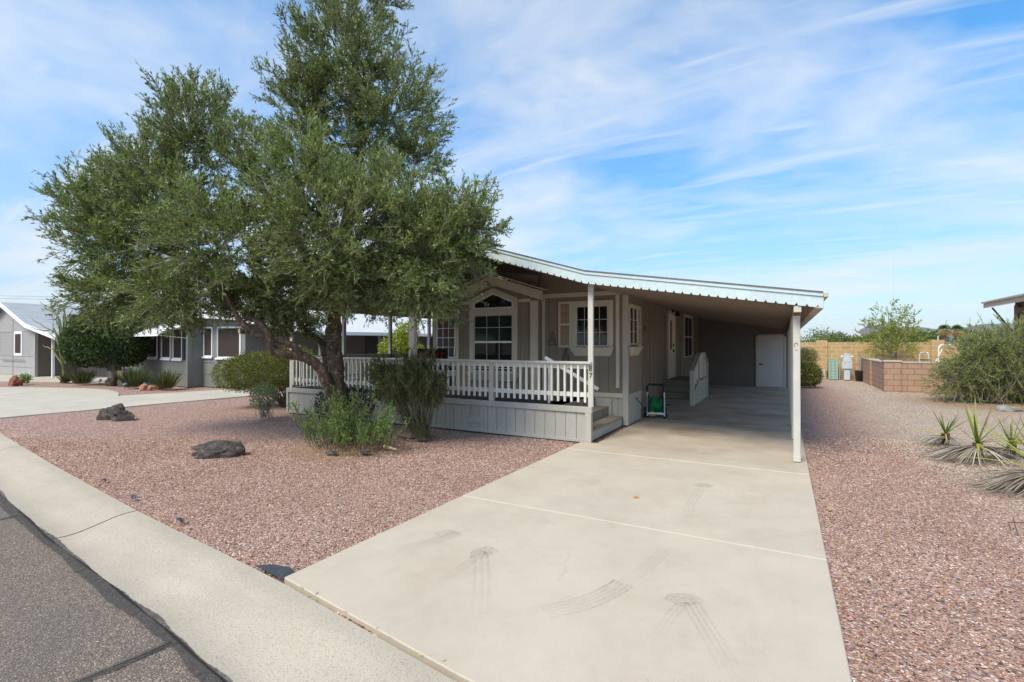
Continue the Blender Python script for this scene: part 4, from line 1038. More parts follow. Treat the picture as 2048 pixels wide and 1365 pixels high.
# house number
def text(s_, loc, size, parent, name):
    cu = bpy.data.curves.new(name, 'FONT'); cu.body = s_; cu.size = size; cu.extrude = .003; cu.align_x = 'CENTER'
    t = bpy.data.objects.new(name, cu); C.objects.link(t); t.rotation_euler = (rad(90), 0, 0)
    bpy.context.view_layer.update()
    me = bpy.data.meshes.new_from_object(t.evaluated_get(bpy.context.evaluated_depsgraph_get())); bpy.data.objects.remove(t)
    me.transform(Matrix.Shear('XZ', 4, (.0, .0)) if False else Matrix.Identity(4))
    o = bpy.data.objects.new(name, me); C.objects.link(o); me.materials.clear(); me.materials.append(M['black'])
    o.rotation_euler = (rad(90), 0, 0); o.parent = parent; o.location = Vector(loc) - parent.location; return o
text('8', (-2.893, 8.045, 1.212), .13, deck, 'house_number'); text('7', (-2.889, 8.045, 1.095), .13, deck, 'house_number')
# entry stairs between porch corner and house wall, descending towards the driveway
for k, (xa, z) in enumerate(((-2.92, .19), (-3.22, .38), (-3.52, ZD))):
    mb = MB(); mb.box((xa - .34, 8.14, z - .035), (xa + .02, 10.02, z)); mb.build('stair_tread', M['deckwood'], deck, bevel=.003)
    mb = MB(); mb.box((xa - .02, 8.16, z - .19 if k else .0), (xa, 10.0, z - .035)); mb.build('stair_riser', M['skirt'] if k == 0 else M['deckwood'], deck)
mb = MB(); mb.box((-3.56, 8.12, 0), (-2.895, 8.16, .5)); mb.build('stringer', M['skirt'], deck); MB().box((-3.5, 10.02, 0), (-3.15, 10.06, .55)).build('stringer', M['skirt'], deck)
mb = MB(); mb.bar((-3.88, 8.35, 1.425), (-2.86, 8.35, .885), .04, .055); mb.build('handrail', M['nwhite'], deck); MB().bar((-3.8, 8.35, 1.36), (-3.8, 8.35, .58), .035).build('handrail_post', M['nwhite'], deck); MB().bar((-3.0, 8.35, .93), (-3.0, 8.35, .19), .035).build('handrail_post', M['nwhite'], deck)
# wall ornaments
def quail(x, z, s, lab):
    y = YF - .02; mb = MB()
    def tb(pts, r=.006): mb.tube([(x + p[0] * s, y, z + p[1] * s) for p in pts], r, 5)
    body = [(-.35, 0), (-.42, .3), (-.25, .62), (-.05, .8), (.12, .78), (.25, .6), (.42, .3), (.4, 0), (.15, -.08), (-.15, -.08), (-.35, 0)]
    tb(body); tb([(-.05, .8), (-.14, .95), (-.05, 1.08), (.1, 1.05), (.14, .92), (.1, .8)])
    tb([(0, 1.08), (.02, 1.2), (.12, 1.26), (.16, 1.2)], .009)
    for q in (.1, .25, .4): tb([(-.3, q), (0, q + .2), (.32, q)], .004)
    tb([(-.2, -.05), (-.45, -.12)]); tb([(.2, -.05), (.48, -.12)])
    tag(mb.build('wall_ornament', M['black2']), lab, 'wall ornament', 'wire quail ornaments on the wall')
quail(-4.52, 1.67, .21, 'larger black wire quail ornament on the porch wall left of the shutter')
quail(-4.19, 1.34, .19, 'smaller lower black wire quail ornament just above the porch railing')
# wicker love seat with a red plaid throw, small table with potted plant (on the porch)
seat = thing('wicker_settee', 'dark wicker settee near the front door with a plaid throw over its back', 'settee', (-8.6, 11.3, ZD))
sx0, sx1, sy0, sy1 = -9.28, -8.22, 11.2, 11.8
for x in (sx0, sx1 - .05):
    for y in (sy0, sy1 - .05): MB().box((x, y, ZD), (x + .05, y + .05, ZD + .4)).build('leg', M['wicker'], seat)
MB().box((sx0, sy0, ZD + .36), (sx1, sy1, ZD + .46)).build('seat', M['wicker'], seat)
MB().box((sx0, sy0 - .0, ZD + .46), (sx1, sy0 + .06, ZD + .93)).build('backrest', M['wicker'], seat, bevel=.01)
mb = MB(); mb.box((sx0 + .05, sy0 - .02, ZD + .50), (sx1 - .05, sy0 - .005, ZD + .955)); mb.box((sx0 + .05, sy0 - .02, ZD + .945), (sx1 - .05, sy0 + .09, ZD + .965))
tag(mb.build('plaid_throw', M['plaid'], None, bevel=.004), 'red and black plaid throw hung over the porch settee', 'throw')
tb_ = thing('side_table', 'small white side table beside the settee on the porch', 'side table', (-7.9, 11.3, ZD))
MB().tube([(-7.85, 11.4, ZD + .79), (-7.85, 11.4, ZD + .82)], .24, 16).build('table_top', M['white'], tb_)
MB().tube([(-7.85, 11.4, ZD), (-7.85, 11.4, ZD + .79)], .03, 8).build('leg', M['white'], tb_)
pt = thing('potted_plant', 'little plant in a white pot on the porch side table', 'potted plant', (-7.85, 11.4, ZD + .82))
MB().tube([(-7.85, 11.4, ZD + .82), (-7.85, 11.4, ZD + .92), (-7.85, 11.4, ZD + .94)], [.045, .06, .035], 12).build('pot', M['pvc'], pt)
LV = Leaves(); blob_leaves(LV, (-7.85, 11.4, ZD + 1.0), (.12, .12, .1), 160, .07, .02, .5, .3); LV.build('leaves', M['l_dark'], pt)
# ------------------------------------------------ carport side steps
st = thing('side_steps', 'wooden side steps with boarded railing up to the carport door', 'steps', (-2.6, 14.5, 0))
for k in range(4):
    y = 14.1 + k * .3; z = .155 * (k + 1)
    MB().box((-3.06, y - .02, z - .035), (-2.22, y + (.31 if k < 3 else 2.0), z)).build('tread', M['deckwood'], st, bevel=.003)
    MB().box((-3.06, y, z - .155), (-2.22, y + .02, z - .036)).build('riser', M['deckwood'], st)
MB().box((-2.24, 14.08, 0), (-2.13, 14.16, .9)).build('post', M['post'], st)
MB().box((-2.24, 16.85, 0), (-2.13, 16.93, 1.05)).build('post', M['post'], st)
MB().box((-2.24, 15.25, 0), (-2.15, 15.33, 1.34)).build('post', M['post'], st)
MB().box((-2.24, 16.2, 0), (-2.15, 16.28, 1.38)).build('post', M['post'], st)
mb = MB(); 
for i in range(10):
    y = 14.2 + i * .27; top = .92 + (y - 14.1) * .38 if y < 15.3 else (1.36 if y < 16.25 else 1.36 - (y - 16.25) * .5); bot = .32 + (y - 14.1) * .35 if y < 15.0 else .66
    mb.box((-2.20, y, bot), (-2.178, y + .11, top))
mb.build('railing_boards', M['white'], st)
mb = MB(); mb.prism([(-2.175, 14.16, 0), (-2.175, 16.9, 0), (-2.175, 16.9, .6), (-2.175, 15.0, .6), (-2.175, 14.16, .26)], (.02, 0, 0)); mb.build('skirt', M['skirt'], st)
mb = MB(); mb.bar((-2.185, 14.05, .92), (-2.185, 15.3, 1.385), .12, .04); mb.bar((-2.185, 15.3, 1.385), (-2.185, 16.25, 1.40), .12, .04); mb.bar((-2.185, 16.25, 1.40), (-2.185, 16.95, 1.03), .12, .04); mb.build('cap_rail', M['post'], st)
# ------------------------------------------------ hose reel
hr = thing('hose_reel_cart', 'black and silver hose reel cart with green hose beside the house wall', 'hose reel', (-2.55, 11.3, 0))
hx, hy = -2.57, 11.5
def HP(x, y, z): return (hx + x * .9 - y * .23, hy + y * .9 + x * .23, z * .95)
for s, nm in ((-1, 'leg'), (1, 'leg')):
    MB().tube([HP(.2 * s, -.12, .03), HP(.2 * s, -.02, .35), HP(.2 * s, .04, .62)], .014, 8).build('frame_tube', M['chrome'], hr)
    MB().box(HP(.2 * s - .04, -.16, 0), HP(.2 * s + .04, -.09, .05)).build('foot', M['black'], hr)
    w = MB().tube([HP(.23 * s, .2, .11), HP(.27 * s, .2, .11)], .11, 20).build('wheel', M['black'], hr)
    MB().tube([HP(.269 * s, .2, .11), HP(.276 * s, .2, .11)], .075, 16).build('hub', M['chrome'], w)
    MB().tube([HP(.155 * s, .03, .30), HP(.175 * s, .03, .30)], .22, 24).build('reel_flange', M['black'], hr)
MB().tube([HP(-.2, .04, .6), HP(-.2, .07, .72), HP(-.17, .08, .78), HP(.17, .08, .78), HP(.2, .07, .72), HP(.2, .04, .6)], .024, 8).build('handle', M['black'], hr)
MB().tube([HP(-.1, .08, .782), HP(.1, .08, .782)], .019, 8).build('handle_sleeve', M['chrome'], hr)
mb = MB(); ph = 0; pts = []
for k in range(260):
    t = k / 260 * 2 * math.pi * 11; xx = -.14 + .28 * abs(((k / 260 * 3) % 2) - 1); r = .17 + .02 * math.sin(k * .37)
    pts.append(HP(xx, .03 + math.cos(t) * r, .30 + math.sin(t) * r))
mb.tube(pts, .014, 6); mb.build('hose', M['green_hose'], hr, smooth=True)
MB().tube([HP(-.15, .03, .3), HP(.15, .03, .3)], .09, 12).build('drum', M['black'], hr)
MB().bar(HP(-.2, -.11, .11), HP(.2, -.11, .11), .025, .045).build('cross_bar', M['chrome'], hr)
MB().box(HP(-.14, -.13, .05), HP(0, -.10, .075)).build('yellow_label', M['yellow'], hr)
MB().tube([HP(-.09, -.1, .13), HP(-.09, -.1, .20)], .016, 8).build('nozzle', M['yellow'], hr)
MB().tube([HP(.2, .03, .3), HP(.34, .03, .3)], .012, 6).build('crank', M['black'], hr)
mb = MB(); mb.tube(catmull([Vector(q) for q in ((XR + .09, 10.65, .45), (XR + .15, 10.75, .33), (XR + .12, 11.0, .22), (-2.8, 11.2, .2), HP(-.12, .1, .25))], 6), .009, 6)
tag(mb.build('feed_hose', M['black']), 'thin black hose from the wall tap down to the reel cart', 'hose')
# ================================================================== big tree
tree = thing('olive_tree', 'large spreading olive-green tree with leaning side limbs in front of the porch', 'tree', at(682, 880, 8.7))
def tpt(q): return [at(*p) for p in q]
mb = MB()
limb(mb, tpt([(686, 892, 8.7), (682, 850, 8.7), (677, 800, 8.7), (672, 740, 8.7), (668, 680, 8.72), (668, 600, 8.8), (682, 500, 8.9), (704, 400, 9.0), (722, 290, 9.2), (716, 220, 9.2), (712, 120, 9.2), (722, 20, 9.2)]), [.20, .165, .145, .135, .13, .128, .115, .105, .085, .07, .05, .02], 8, 14, .13, .008)
mb.build('trunk', M['bark'], tree, smooth=True)
LIMBS = [
    ([(672, 800, 8.65), (655, 769, 8.5), (641, 737, 8.4), (617, 719, 8.3), (593, 711, 8.2), (569, 708, 8.1), (547, 702, 8.05), (541, 685, 8.0), (536, 669, 8.0), (516, 643, 8.0), (490, 628, 8.05), (440, 570, 8.2), (380, 520, 8.5), (300, 480, 8.9)], [.10, .095, .09, .085, .08, .075, .07, .062, .06, .055, .05, .045, .035, .015]),
    ([(605, 717, 8.25), (590, 697, 8.15), (572, 684, 8.1), (543, 677, 8.05), (517, 672, 8.0), (500, 664, 7.95), (488, 650, 7.95), (472, 629, 7.95), (440, 560, 7.9), (430, 470, 7.9)], [.06, .058, .055, .05, .046, .045, .042, .038, .03, .012]),
    ([(662, 745, 8.8), (650, 705, 9.0), (642, 685, 9.1), (615, 662, 9.2), (580, 620, 9.3), (500, 520, 9.4)], [.075, .07, .06, .05, .04, .02]),
    ([(668, 640, 8.75), (640, 560, 8.6), (590, 480, 8.5), (540, 400, 8.6), (480, 300, 9.0), (430, 220, 9.2)], [.10, .08, .07, .055, .04, .015]),
    ([(668, 620, 8.75), (720, 560, 8.5), (790, 530, 8.2), (860, 510, 8.0), (930, 470, 8.0)], [.09, .07, .055, .04, .015]),
    ([(680, 520, 8.9), (640, 430, 8.4), (650, 360, 8.0)], [.07, .05, .015]),
    ([(704, 400, 9.0), (770, 340, 9.0), (840, 250, 9.0)], [.06, .04, .015]),
    ([(722, 290, 9.2), (745, 250, 9.1), (800, 170, 9.1)], [.05, .035, .012]),
    ([(716, 290, 9.2), (670, 285, 9.2), (620, 230, 9.1), (570, 180, 9.1)], [.045, .03, .02, .01]),
    ([(440, 570, 8.2), (330, 560, 8.6), (220, 540, 9.0), (160, 480, 9.2)], [.04, .03, .02, .01]),
]
for i, (pp, rr) in enumerate(LIMBS):
    mb = MB(); limb(mb, tpt(pp), rr, 6, 9, .07, .006); b_ = mb.build('branch', M['bark'], tree, smooth=True)
    if i == 1:
        c0 = at(492, 663, 7.9); mb = MB(); mb.tube([c0, c0 + Vector((-.02, -.10, .0))], [.045, .042], 10); mb.build('branch_stub', M['bark'], b_)
        MB().tube([c0 + Vector((-.02, -.10, .0)), c0 + Vector((-.0205, -.103, .0))], .038, 10).build('cut_face', M['cut'], b_)
LOBES = [  # px, py, D, rx, rdepth, rz, n sprays, upward bias
    (265, 480, 9.0, 1.2, 1.3, 1.25, 150, .3), (190, 425, 9.1, .62, .8, .85, 50, .7), (235, 585, 9.0, .75, 1., .6, 70, .1), (300, 350, 9.1, .85, 1.0, .95, 75, .8), (395, 255, 9.2, .85, 1.0, .95, 100, .9), (350, 420, 9.0, 1.1, 1.2, 1.0, 95, .5),
    (460, 490, 8.3, 1.35, 1.3, 1.05, 150, .25), (370, 590, 8.4, 1.1, 1.0, .45, 85, -.1), (500, 330, 8.8, .6, .9, .75, 34, .8), (600, 370, 8.0, .95, .8, .95, 90, .7),
    (680, 450, 7.7, 1.4, 1.1, 1.15, 170, .4), (720, 560, 8.0, 1.3, 1.0, .5, 85, -.2), (850, 500, 7.8, 1.0, .8, .95, 120, .2), (925, 455, 7.9, .62, .6, .72, 62, .4), (560, 590, 8.6, .9, .8, .5, 70, -.2), (780, 400, 8.2, .85, .8, .75, 60, .6), (850, 580, 7.6, .55, .6, .28, 26, -.4),
    (690, 120, 9.3, 1.25, 1.2, 1.3, 125, .7), (725, -20, 9.3, 1.2, 1.1, .8, 55, .7), (780, 220, 9.1, 1.05, 1.0, 1.0, 85, .5), (610, 200, 9.1, .65, .8, .95, 62, .8), (690, 300, 9.2, 1.3, .9, .75, 60, .3), (830, 320, 9.0, .6, .7, .7, 36, .2),
    (610, 650, 9.0, .3, .4, .2, 9, -.6), (550, 625, 8.8, .35, .5, .25, 12, -.4)]
LV = Leaves(); right = np.array([CC, SS, 0]); fwd = np.array([-SS, CC, 0])
for (px, py, D, rx, rd_, rz, n, ub) in LOBES:
    c = np.array(at(px, py, D))
    for k in range(int(n * 1.42)):
        d = rand_dir(1)[0]
        if d @ fwd > .6 and random.random() < .5: d = d - 2 * (d @ fwd) * fwd      # favour outer, lit side evenly
        rr = random.uniform(.2, 1.0) ** .6 * .88
        off = right * d[0] * rx + fwd * d[1] * rd_ + np.array([0, 0, 1]) * d[2] * rz
        od_ = right * d[0] + fwd * d[1] + np.array([0, 0, 1]) * d[2]
        dd = od_ + np.array([0, 0, ub]) + rand_dir(1)[0] * .35
        ln = random.uniform(.35, .72) * (.8 + .3 * (rz > .6))
        base = c + off * rr - nrm(dd) * ln * .6
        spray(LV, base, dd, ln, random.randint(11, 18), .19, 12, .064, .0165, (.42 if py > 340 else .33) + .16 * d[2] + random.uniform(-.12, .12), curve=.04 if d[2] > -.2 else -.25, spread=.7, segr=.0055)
def keep_roof(p):
    x, y, z = p[:, 0], p[:, 1], p[:, 2]
    ru = np.where(x > -2.92, 2.69 - (x + 2.92) * .156, np.where(x > -6.8, 2.69 + (-2.92 - x) * .308, 2.69 + .308 * 3.88 - (-6.8 - x) * .308))
    return ~((y > 7.78) & (z < ru + .3) & (x > -11.2)) & (z > 1.75)
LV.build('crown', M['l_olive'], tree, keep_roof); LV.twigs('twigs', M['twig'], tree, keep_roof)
print('leaves', sum(len(a) for a in LV.p))
# ================================================================== shrubs near the house
def shrub(name, label, base, parts, leafmat, twigmat='twig_dk', cat='shrub', group=None):
    t = thing(name, label, cat, base, group); LV = Leaves(); parts(LV)
    if LV.s0: LV.twigs('stems', M[twigmat], t)
    LV.build('foliage', M[leafmat], t); return t
# vase shaped broom shrub in front of the railing
b0 = gd(845, 879)
def _p(LV):
    cen = at(815, 775, 8.7); 
    blob_leaves(LV, at(812, 768, 8.7), (.66, .52, .42), 9000, .04, .008, .45, .5, outward=.5, up=.9, noisef=.1)
    tip, d = stems(LV, b0, cen + Vector((0, 0, .03)), (.74, .56, .46), 150, .008, 5, True, .12, .07)
    for q, dd in zip(tip, d):
        for j in range(3):
            back = q - dd * random.uniform(0, .45)
            spray(LV, back, dd + rand_dir(1)[0] * .45, random.uniform(.18, .34), 9, .12, 16, .036, .009, .5 + random.uniform(-.15, .15), 0.02, .5, .003)
M['twig_ol'] = plain('olive_twig', (.16, .15, .075), .9, .2, 5)
shrub('broom_shrub', 'vase-shaped dark needle-leaved shrub in front of the porch railing', b0, _p, 'l_needle', 'twig_ol')
# leafy green shrub around the trunk foot
b1 = gd(690, 898)
def _p(LV):
    for k in range(170):
        a = random.uniform(0, 6.28); r = random.uniform(0, 1) ** .6
        bs = np.array([b1.x + math.cos(a) * r * .85, b1.y + .1 + math.sin(a) * r * .45, 0.])
        dd = np.array([math.cos(a) * .35 * r, math.sin(a) * .3 * r, 1.]) + rand_dir(1)[0] * .15
        spray(LV, bs, dd, random.uniform(.35, 1.05) * (1.15 - .45 * r), 9, .12, 10, .034, .012, .5 + random.uniform(-.2, .2), -.08, .75, .004)
shrub('leafy_shrub', 'loose bright green leafy shrub around the foot of the big tree', b1, _p, 'l_green')
# dark brown-leaved shrub behind the trunk
b2 = at(690, 860, 9.1); b2.z = 0
def _p(LV):
    for (px, py, r) in ((665, 800, .36), (712, 800, .38)):
        c = at(px, py + 12, 9.1); blob_leaves(LV, c, (r, r * .8, .36), 2600, .045, .02, .45, .7, noisef=.05)
    stems(LV, b2, at(690, 800, 9.1), (.5, .4, .3), 30, .01)
shrub('clipped_dark_shrub', 'low clipped russet-leaved shrub behind the big tree trunk', b2, _p, 'l_brown')
# small sage shrub
b3 = gd(530, 836)
def _p(LV):
    c = at(528, 795, 11.3); blob_leaves(LV, c, (.33, .3, .33), 2200, .055, .016, .5, .55, up=.6, noisef=.08); stems(LV, b3, c, (.3, .3, .25), 30, .008)
shrub('sage_shrub', 'small silvery green shrub in gravel in front of the big rounded hedge', b3, _p, 'l_sage', 'twig')
# large rounded hedge at the deck's left end
b4 = gd(575, 812)
def _p(LV):
    c = at(532, 745, 13.4); c2 = at(585, 735, 13.6)
    kw = dict(shell=.86, noisef=.03, up=.3)
    blob_leaves(LV, c, (1.12, .95, .56), 17000, .055, .018, .42, **kw)
    blob_leaves(LV, c2, (.6, .75, .6), 8000, .055, .018, .44, **kw)
    blob_leaves(LV, at(474, 748, 13.2), (.5, .6, .45), 5500, .055, .018, .52, **kw)
    stems(LV, b4, at(550, 770, 13.4), (.9, .6, .35), 60, .016, 4, True, .1, .16)
shrub('rounded_hedge', 'big mounded yellow-green hedge left of the porch deck corner', b4, _p, 'l_hedge')
# neighbours' yellow citrus behind the porch
b5 = at(800, 770, 20.5); b5.z = 0
def _p(LV):
    for (px, py, r) in ((800, 690, .75), (815, 665, .5), (780, 705, .5), (825, 705, .5)):
        blob_leaves(LV, at(px, py, 20.5), (r, r, r * .9), 1500, .11, .05, .55, .5, noisef=.12)
    stems(LV, b5, at(800, 680, 20.5), (.7, .6, .6), 25, .02)
shrub('citrus_bush', 'bright yellow-green bush seen through the porch posts', b5, _p, 'l_yellow')
# ================================================================== rocks
def rock(name, label, c, size, mat, rot=0, seed=0, group=None, cat='rock', pts=None, sub=4):
    rng = random.Random(seed); bm = bmesh.new(); bmesh.ops.create_icosphere(bm, subdivisions=sub, radius=1)
    off = Vector((rng.uniform(0, 50), rng.uniform(0, 50), rng.uniform(0, 50)))
    from mathutils import noise as mn
    for v in bm.verts:
        p = v.co.copy(); 
        for pl in range(7):      # facets
            pass
        n = mn.noise(p * 1.1 + off) * .75 + mn.noise(p * 2.6 + off) * .28 + mn.noise(p * 6.5 + off) * .07 + mn.noise(p * 15 + off) * .05
        v.co = p * (1 + n)
        v.co.z = max(v.co.z, -.45)
    for k in range(9):
        d = Vector((rng.gauss(0, 1), rng.gauss(0, 1), rng.gauss(0, .6))).normalized(); h = rng.uniform(.62, .85)
        for v in bm.verts:
            e = v.co.dot(d) - h
            if e > 0: v.co -= d * e * .9
    for v in bm.verts: v.co = Vector((v.co.x * size[0], v.co.y * size[1], v.co.z * size[2]))
    me = bpy.data.meshes.new(name); bm.to_mesh(me); bm.free()
    o = link_mesh(name, me, mat, None); o.location = (c[0], c[1], c[2] + size[2] * .30 - .03); o.rotation_euler = (0, 0, rot)
    return tag(o, label, cat, group)
def rk(px, py, w, d, h, lab, mat, seed, rot=None, group=None):
    c = gd(px, py); rock('rock', lab, (c.x - SS * d * .5, c.y + CC * d * .5, 0), (w / 2 * 1.15, d / 2 * 1.15, h / 1.25), M[mat], YAW if rot is None else rot, seed, group)
rk(433, 914, .80, .36, .21, 'long low black lava rock in the front gravel facing the kerb', 'rock_dk', 5)
rk(213, 838, .42, .45, .33, 'left and taller of two leaning dark rocks near the neighbour driveway', 'rock_dk', 9, group='pair of dark rocks')
rk(234, 840, .52, .36, .25, 'right and lower of two leaning dark rocks near the neighbour driveway', 'rock_dk', 23, group='pair of dark rocks')
rk(22, 771, .48, .4, .36, 'rust-red boulder by the far turning circle next to a small green bush', 'rock_red', 4)
rk(282, 780, .28, .25, .22, 'larger orange rock between the ornamental grasses', 'rock_or', 3, group='orange rocks between the grasses')
rk(297, 780, .2, .2, .17, 'smaller orange rock on the right of the pair between ornamental grasses', 'rock_or', 6, group='orange rocks between the grasses')
rk(222, 771, .5, .4, .35, 'dark boulder at the left of the ball-shaped tree trunk', 'rock_dk', 12)
rk(243, 772, .45, .4, .26, 'low dark boulder at the right of the ball-shaped tree trunk', 'rock_dk', 14)
rk(2032, 822, .62, .4, .14, 'flat smooth grey river stone beside the big drooping bush', 'rock_gr', 8)
rk(248, 768, .5, .3, .3, 'reddish rock pile behind the ball-shaped tree trunk', 'rock_red', 18)
rk(313, 778, .4, .3, .28, 'dull red rock hidden between two clumps of grass', 'rock_red', 19)
# sawn log end by the leafy shrub
c0 = gd(770, 897); mb = MB(); mb.tube([c0 + Vector((-.05, .03, .02)), c0 + Vector((.24, .02, .0))], [.035, .015], 8); tag(mb.build('root', M['cut']), 'pale bare root poking out of the soil right of the leafy shrub', 'root')
# black drip line by vase shrub
mb = MB(); mb.tube(catmull([gd(795, 872, .0), gd(815, 877, .02), gd(840, 876, 0), gd(870, 874, 0)], 5), .012, 6); tag(mb.build('drip_hose', M['black']), 'black irrigation hose at the foot of the vase-shaped shrub', 'hose')
# ================================================================== ball tree, grasses, desert plants by the neighbour
bt = thing('ball_tree', 'dense dark green ball-shaped tree on a short trunk beside the neighbour house', 'tree', gd(228, 770))
p0 = gd(228, 771)
MB().tube([p0, p0 + Vector((.02, 0, .4)), p0 + Vector((-.02, 0, 1.0))], [.12, .1, .09], 10).build('trunk', M['bark'], bt, smooth=True)
LV = Leaves()
for (px, py, rx, rz) in ((210, 680, 1.45, 1.2), (240, 690, 1.1, 1.0), (172, 692, .85, .85), (215, 645, 1.0, .6)):
    blob_leaves(LV, at(px, py, 20.6), (rx, rx * .9, rz), 9000, .12, .055, .45, .85, noisef=.05, zmin=.75)
stems(LV, p0 + Vector((0, 0, .6)), at(205, 690, 20.6), (1.3, 1.2, .9), 40, .03)
LV.twigs('branches', M['twig_dk'], bt); LV.build('crown', M['l_dark'], bt)
def grass(px, py, h, w, label, n=420, mat='l_grass', grp='ornamental grass clumps'):
    b = gd(px, py); t = thing('ornamental_grass', label, 'grass clump', b, grp); LV = Leaves()
    a = RNG.uniform(0, 6.28, n); r = RNG.uniform(0, 1, n) ** .7
    p = np.stack([b.x + np.cos(a) * r * w * .25, b.y + np.sin(a) * r * w * .25, np.zeros(n)], 1)
    d = nrm(np.stack([np.cos(a) * r * w * .55, np.sin(a) * r * w * .55, np.full(n, h)], 1) + RNG.normal(size=(n, 3)) * .08)
    LV.add(p, d, h * RNG.uniform(.6, 1.15, n), np.full(n, .022), .35 + RNG.normal(size=n) * .25)
    LV.build('blades', M[mat], t, fold=.12); return t
grass(165, 769, .75, .95, 'leftmost ornamental grass clump, left of the ball-shaped tree')
grass(270, 776, .95, 1.0, 'tall ornamental grass clump right of the ball-shaped tree')
grass(331, 779, .85, .9, 'green ornamental grass clump below the neighbour window awning')
grass(132, 766, .55, .5, 'small dry grass tuft at the foot of the bare desert plant', 200)
# sticky desert plant (bare green stems)
b = gd(128, 765)
def stickplant(b, label):
    t = thing('desert_stick_plant', label, 'desert plant', b); mb = MB()
    tips = [(105, 700, 85, 690), (118, 640, 95, 640), (130, 625, 88, 612), (110, 660, 100, 670), (128, 650, 128, 615), (140, 640, 145, 620), (120, 690, 98, 665), (135, 680, 112, 640), (145, 680, 150, 640), (125, 700, 108, 700), (115, 672, 60, 636), (112, 668, 62, 655), (118, 640, 78, 604), (135, 700, 140, 650)]
    for i, (mx_, my, tx, ty) in enumerate(tips):
        D = 21.3 + random.uniform(-.5, .5)
        limb(mb, [b + Vector((random.uniform(-.1, .1), random.uniform(-.1, .1), 0)), at(128, 735, D), at(mx_, my, D), at((mx_ + tx) / 2 + random.uniform(-4, 4), (my + ty) / 2, D), at(tx, ty, D)], [.05, .04, .032, .022, .008], 4, 6, .1, .02)
    mb.build('stems', plain('green_stem', (.19, .21, .075), .8, .2, 8), t)
    LV = Leaves(); 
    for i in range(30): spray(LV, at(random.uniform(105, 150), random.uniform(640, 730), 21.3), (random.uniform(-.4, .4), 0, 1), .5, 5, .15, 4, .05, .015, .5)
    LV.twigs('twiglets', M['l_hedge'], t); LV.build('leaves', M['l_hedge'], t)
stickplant(b, 'tall bare green-stemmed desert plant left of the ball-shaped tree')
b = gd(51, 769)
def _p(LV): blob_leaves(LV, at(51, 758, 20.8), (.2, .2, .2), 500, .08, .04, .6, .4, noisef=.1)
shrub('small_bush', 'small bright green bush next to the rust-red boulder', b, _p, 'l_green')
# small garden spot lights
def spot(px, py, lab):
    b = gd(px, py); t = thing('garden_spotlight', lab, 'garden light', b, 'garden spotlights')
    MB().tube([b, b + Vector((0, 0, .14))], .012, 6).build('stake', M['black'], t)
    mb = MB(); mb.tube([b + Vector((-.04, -.02, .14)), b + Vector((.05, .02, .2))], [.035, .05], 10); mb.build('lamp_head', M['conduit'], t)
spot(200, 770, 'little garden spotlight left of the ball-shaped tree trunk'); spot(250, 778, 'little garden spotlight between the trunk boulders and the tall grass'); spot(289, 778, 'little garden spotlight between the two orange rocks')
# ================================================================== neighbour house (left)
nh = thing('neighbour_house', 'grey neighbour house with white-framed screened windows and pale shingle roof', 'house', (-21, 11, 0))
PH = rad(-9); U = Vector((math.cos(PH), math.sin(PH), 0)); V = Vector((-math.sin(PH), math.cos(PH), 0))
O = Vector((-20.16, 10.76, 0)); A0 = O - U * 3.2; 
def pl(u, v, z=0): return O + U * u + V * v + Vector((0, 0, z))
def wl(name, a, b, z0, z1, mat, parent=nh, th=.12):
    fr, L = frame(a, b); m = MB(fr); m.box((0, -th, z0), (L, 0, z1)); return m.build(name, M[mat], parent), fr, L
wl('wall', pl(-6.6, 0), pl(0, 0), 0, 2.75, 'nclap'); wl('wall', pl(0, 0), pl(-.1, .55), 0, 2.75, 'ngrey')
_, fB, LB_ = wl('wall', pl(-.1, .55), pl(.72, .66), 0, 2.75, 'ngrey')
_, fC, LC = wl('wall', pl(.72, .66), pl(1.95, 1.25), 0, 2.7, 'ngrey')
wl('wall', pl(1.95, 1.25), pl(1.95, 16), 0, 2.6, 'nshade')
fA, LA = frame(pl(-3.6, 0), pl(0, 0))
def swin(fr, x0, x1, z0, z1, mat='nwhite', cas=.07):
    m = MB(fr); m.box((x0 - cas, 0.0, z0 - cas), (x0, .03, z1 + cas)); m.box((x1, 0, z0 - cas), (x1 + cas, .03, z1 + cas)); m.box((x0, 0, z0 - cas), (x1, .03, z0)); m.box((x0, 0, z1), (x1, .03, z1 + cas)); m.box((x0 - cas - .03, .03, z0 - cas - .05), (x1 + cas + .03, .07, z0 - cas + .02))
    w = m.build('window', M[mat], nh); MB(fr).box((x0, 0, z0), (x1, .012, z1)).build('screen', M['nscreen'], w); return w
# bearings: A wall windows
def ux(fr, px, D0):  # local x on wall seen at bearing px
    inv = fr.inverted(); a = inv @ Vector((0, 0, 0)); b = inv @ at(px, HY, 20.); t = a.y / (a.y - b.y); return a.x + (b.x - a.x) * t
for a, b in ((299, 314), (325, 341), (348, 364)):
    swin(fA, ux(fA, a, 0), ux(fA, b, 0), 1.12, 2.25)
x0 = ux(fA, 365, 0); MB(fA).box((x0 + .06, 0, 1.05), (x0 + .30, .04, 2.35)).build('shutter', M['nblack'], nh)
x0 = ux(fA, 319, 0); MB(fA).box((x0 - .05, 0, 1.05), (x0 + .06, .04, 2.35)).build('shutter', M['nblack'], nh)
x0 = ux(fA, 291, 0); MB(fA).box((x0 - .05, 0, 1.1), (x0 + .12, .04, 2.35)).build('shutter', M['nblack'], nh)
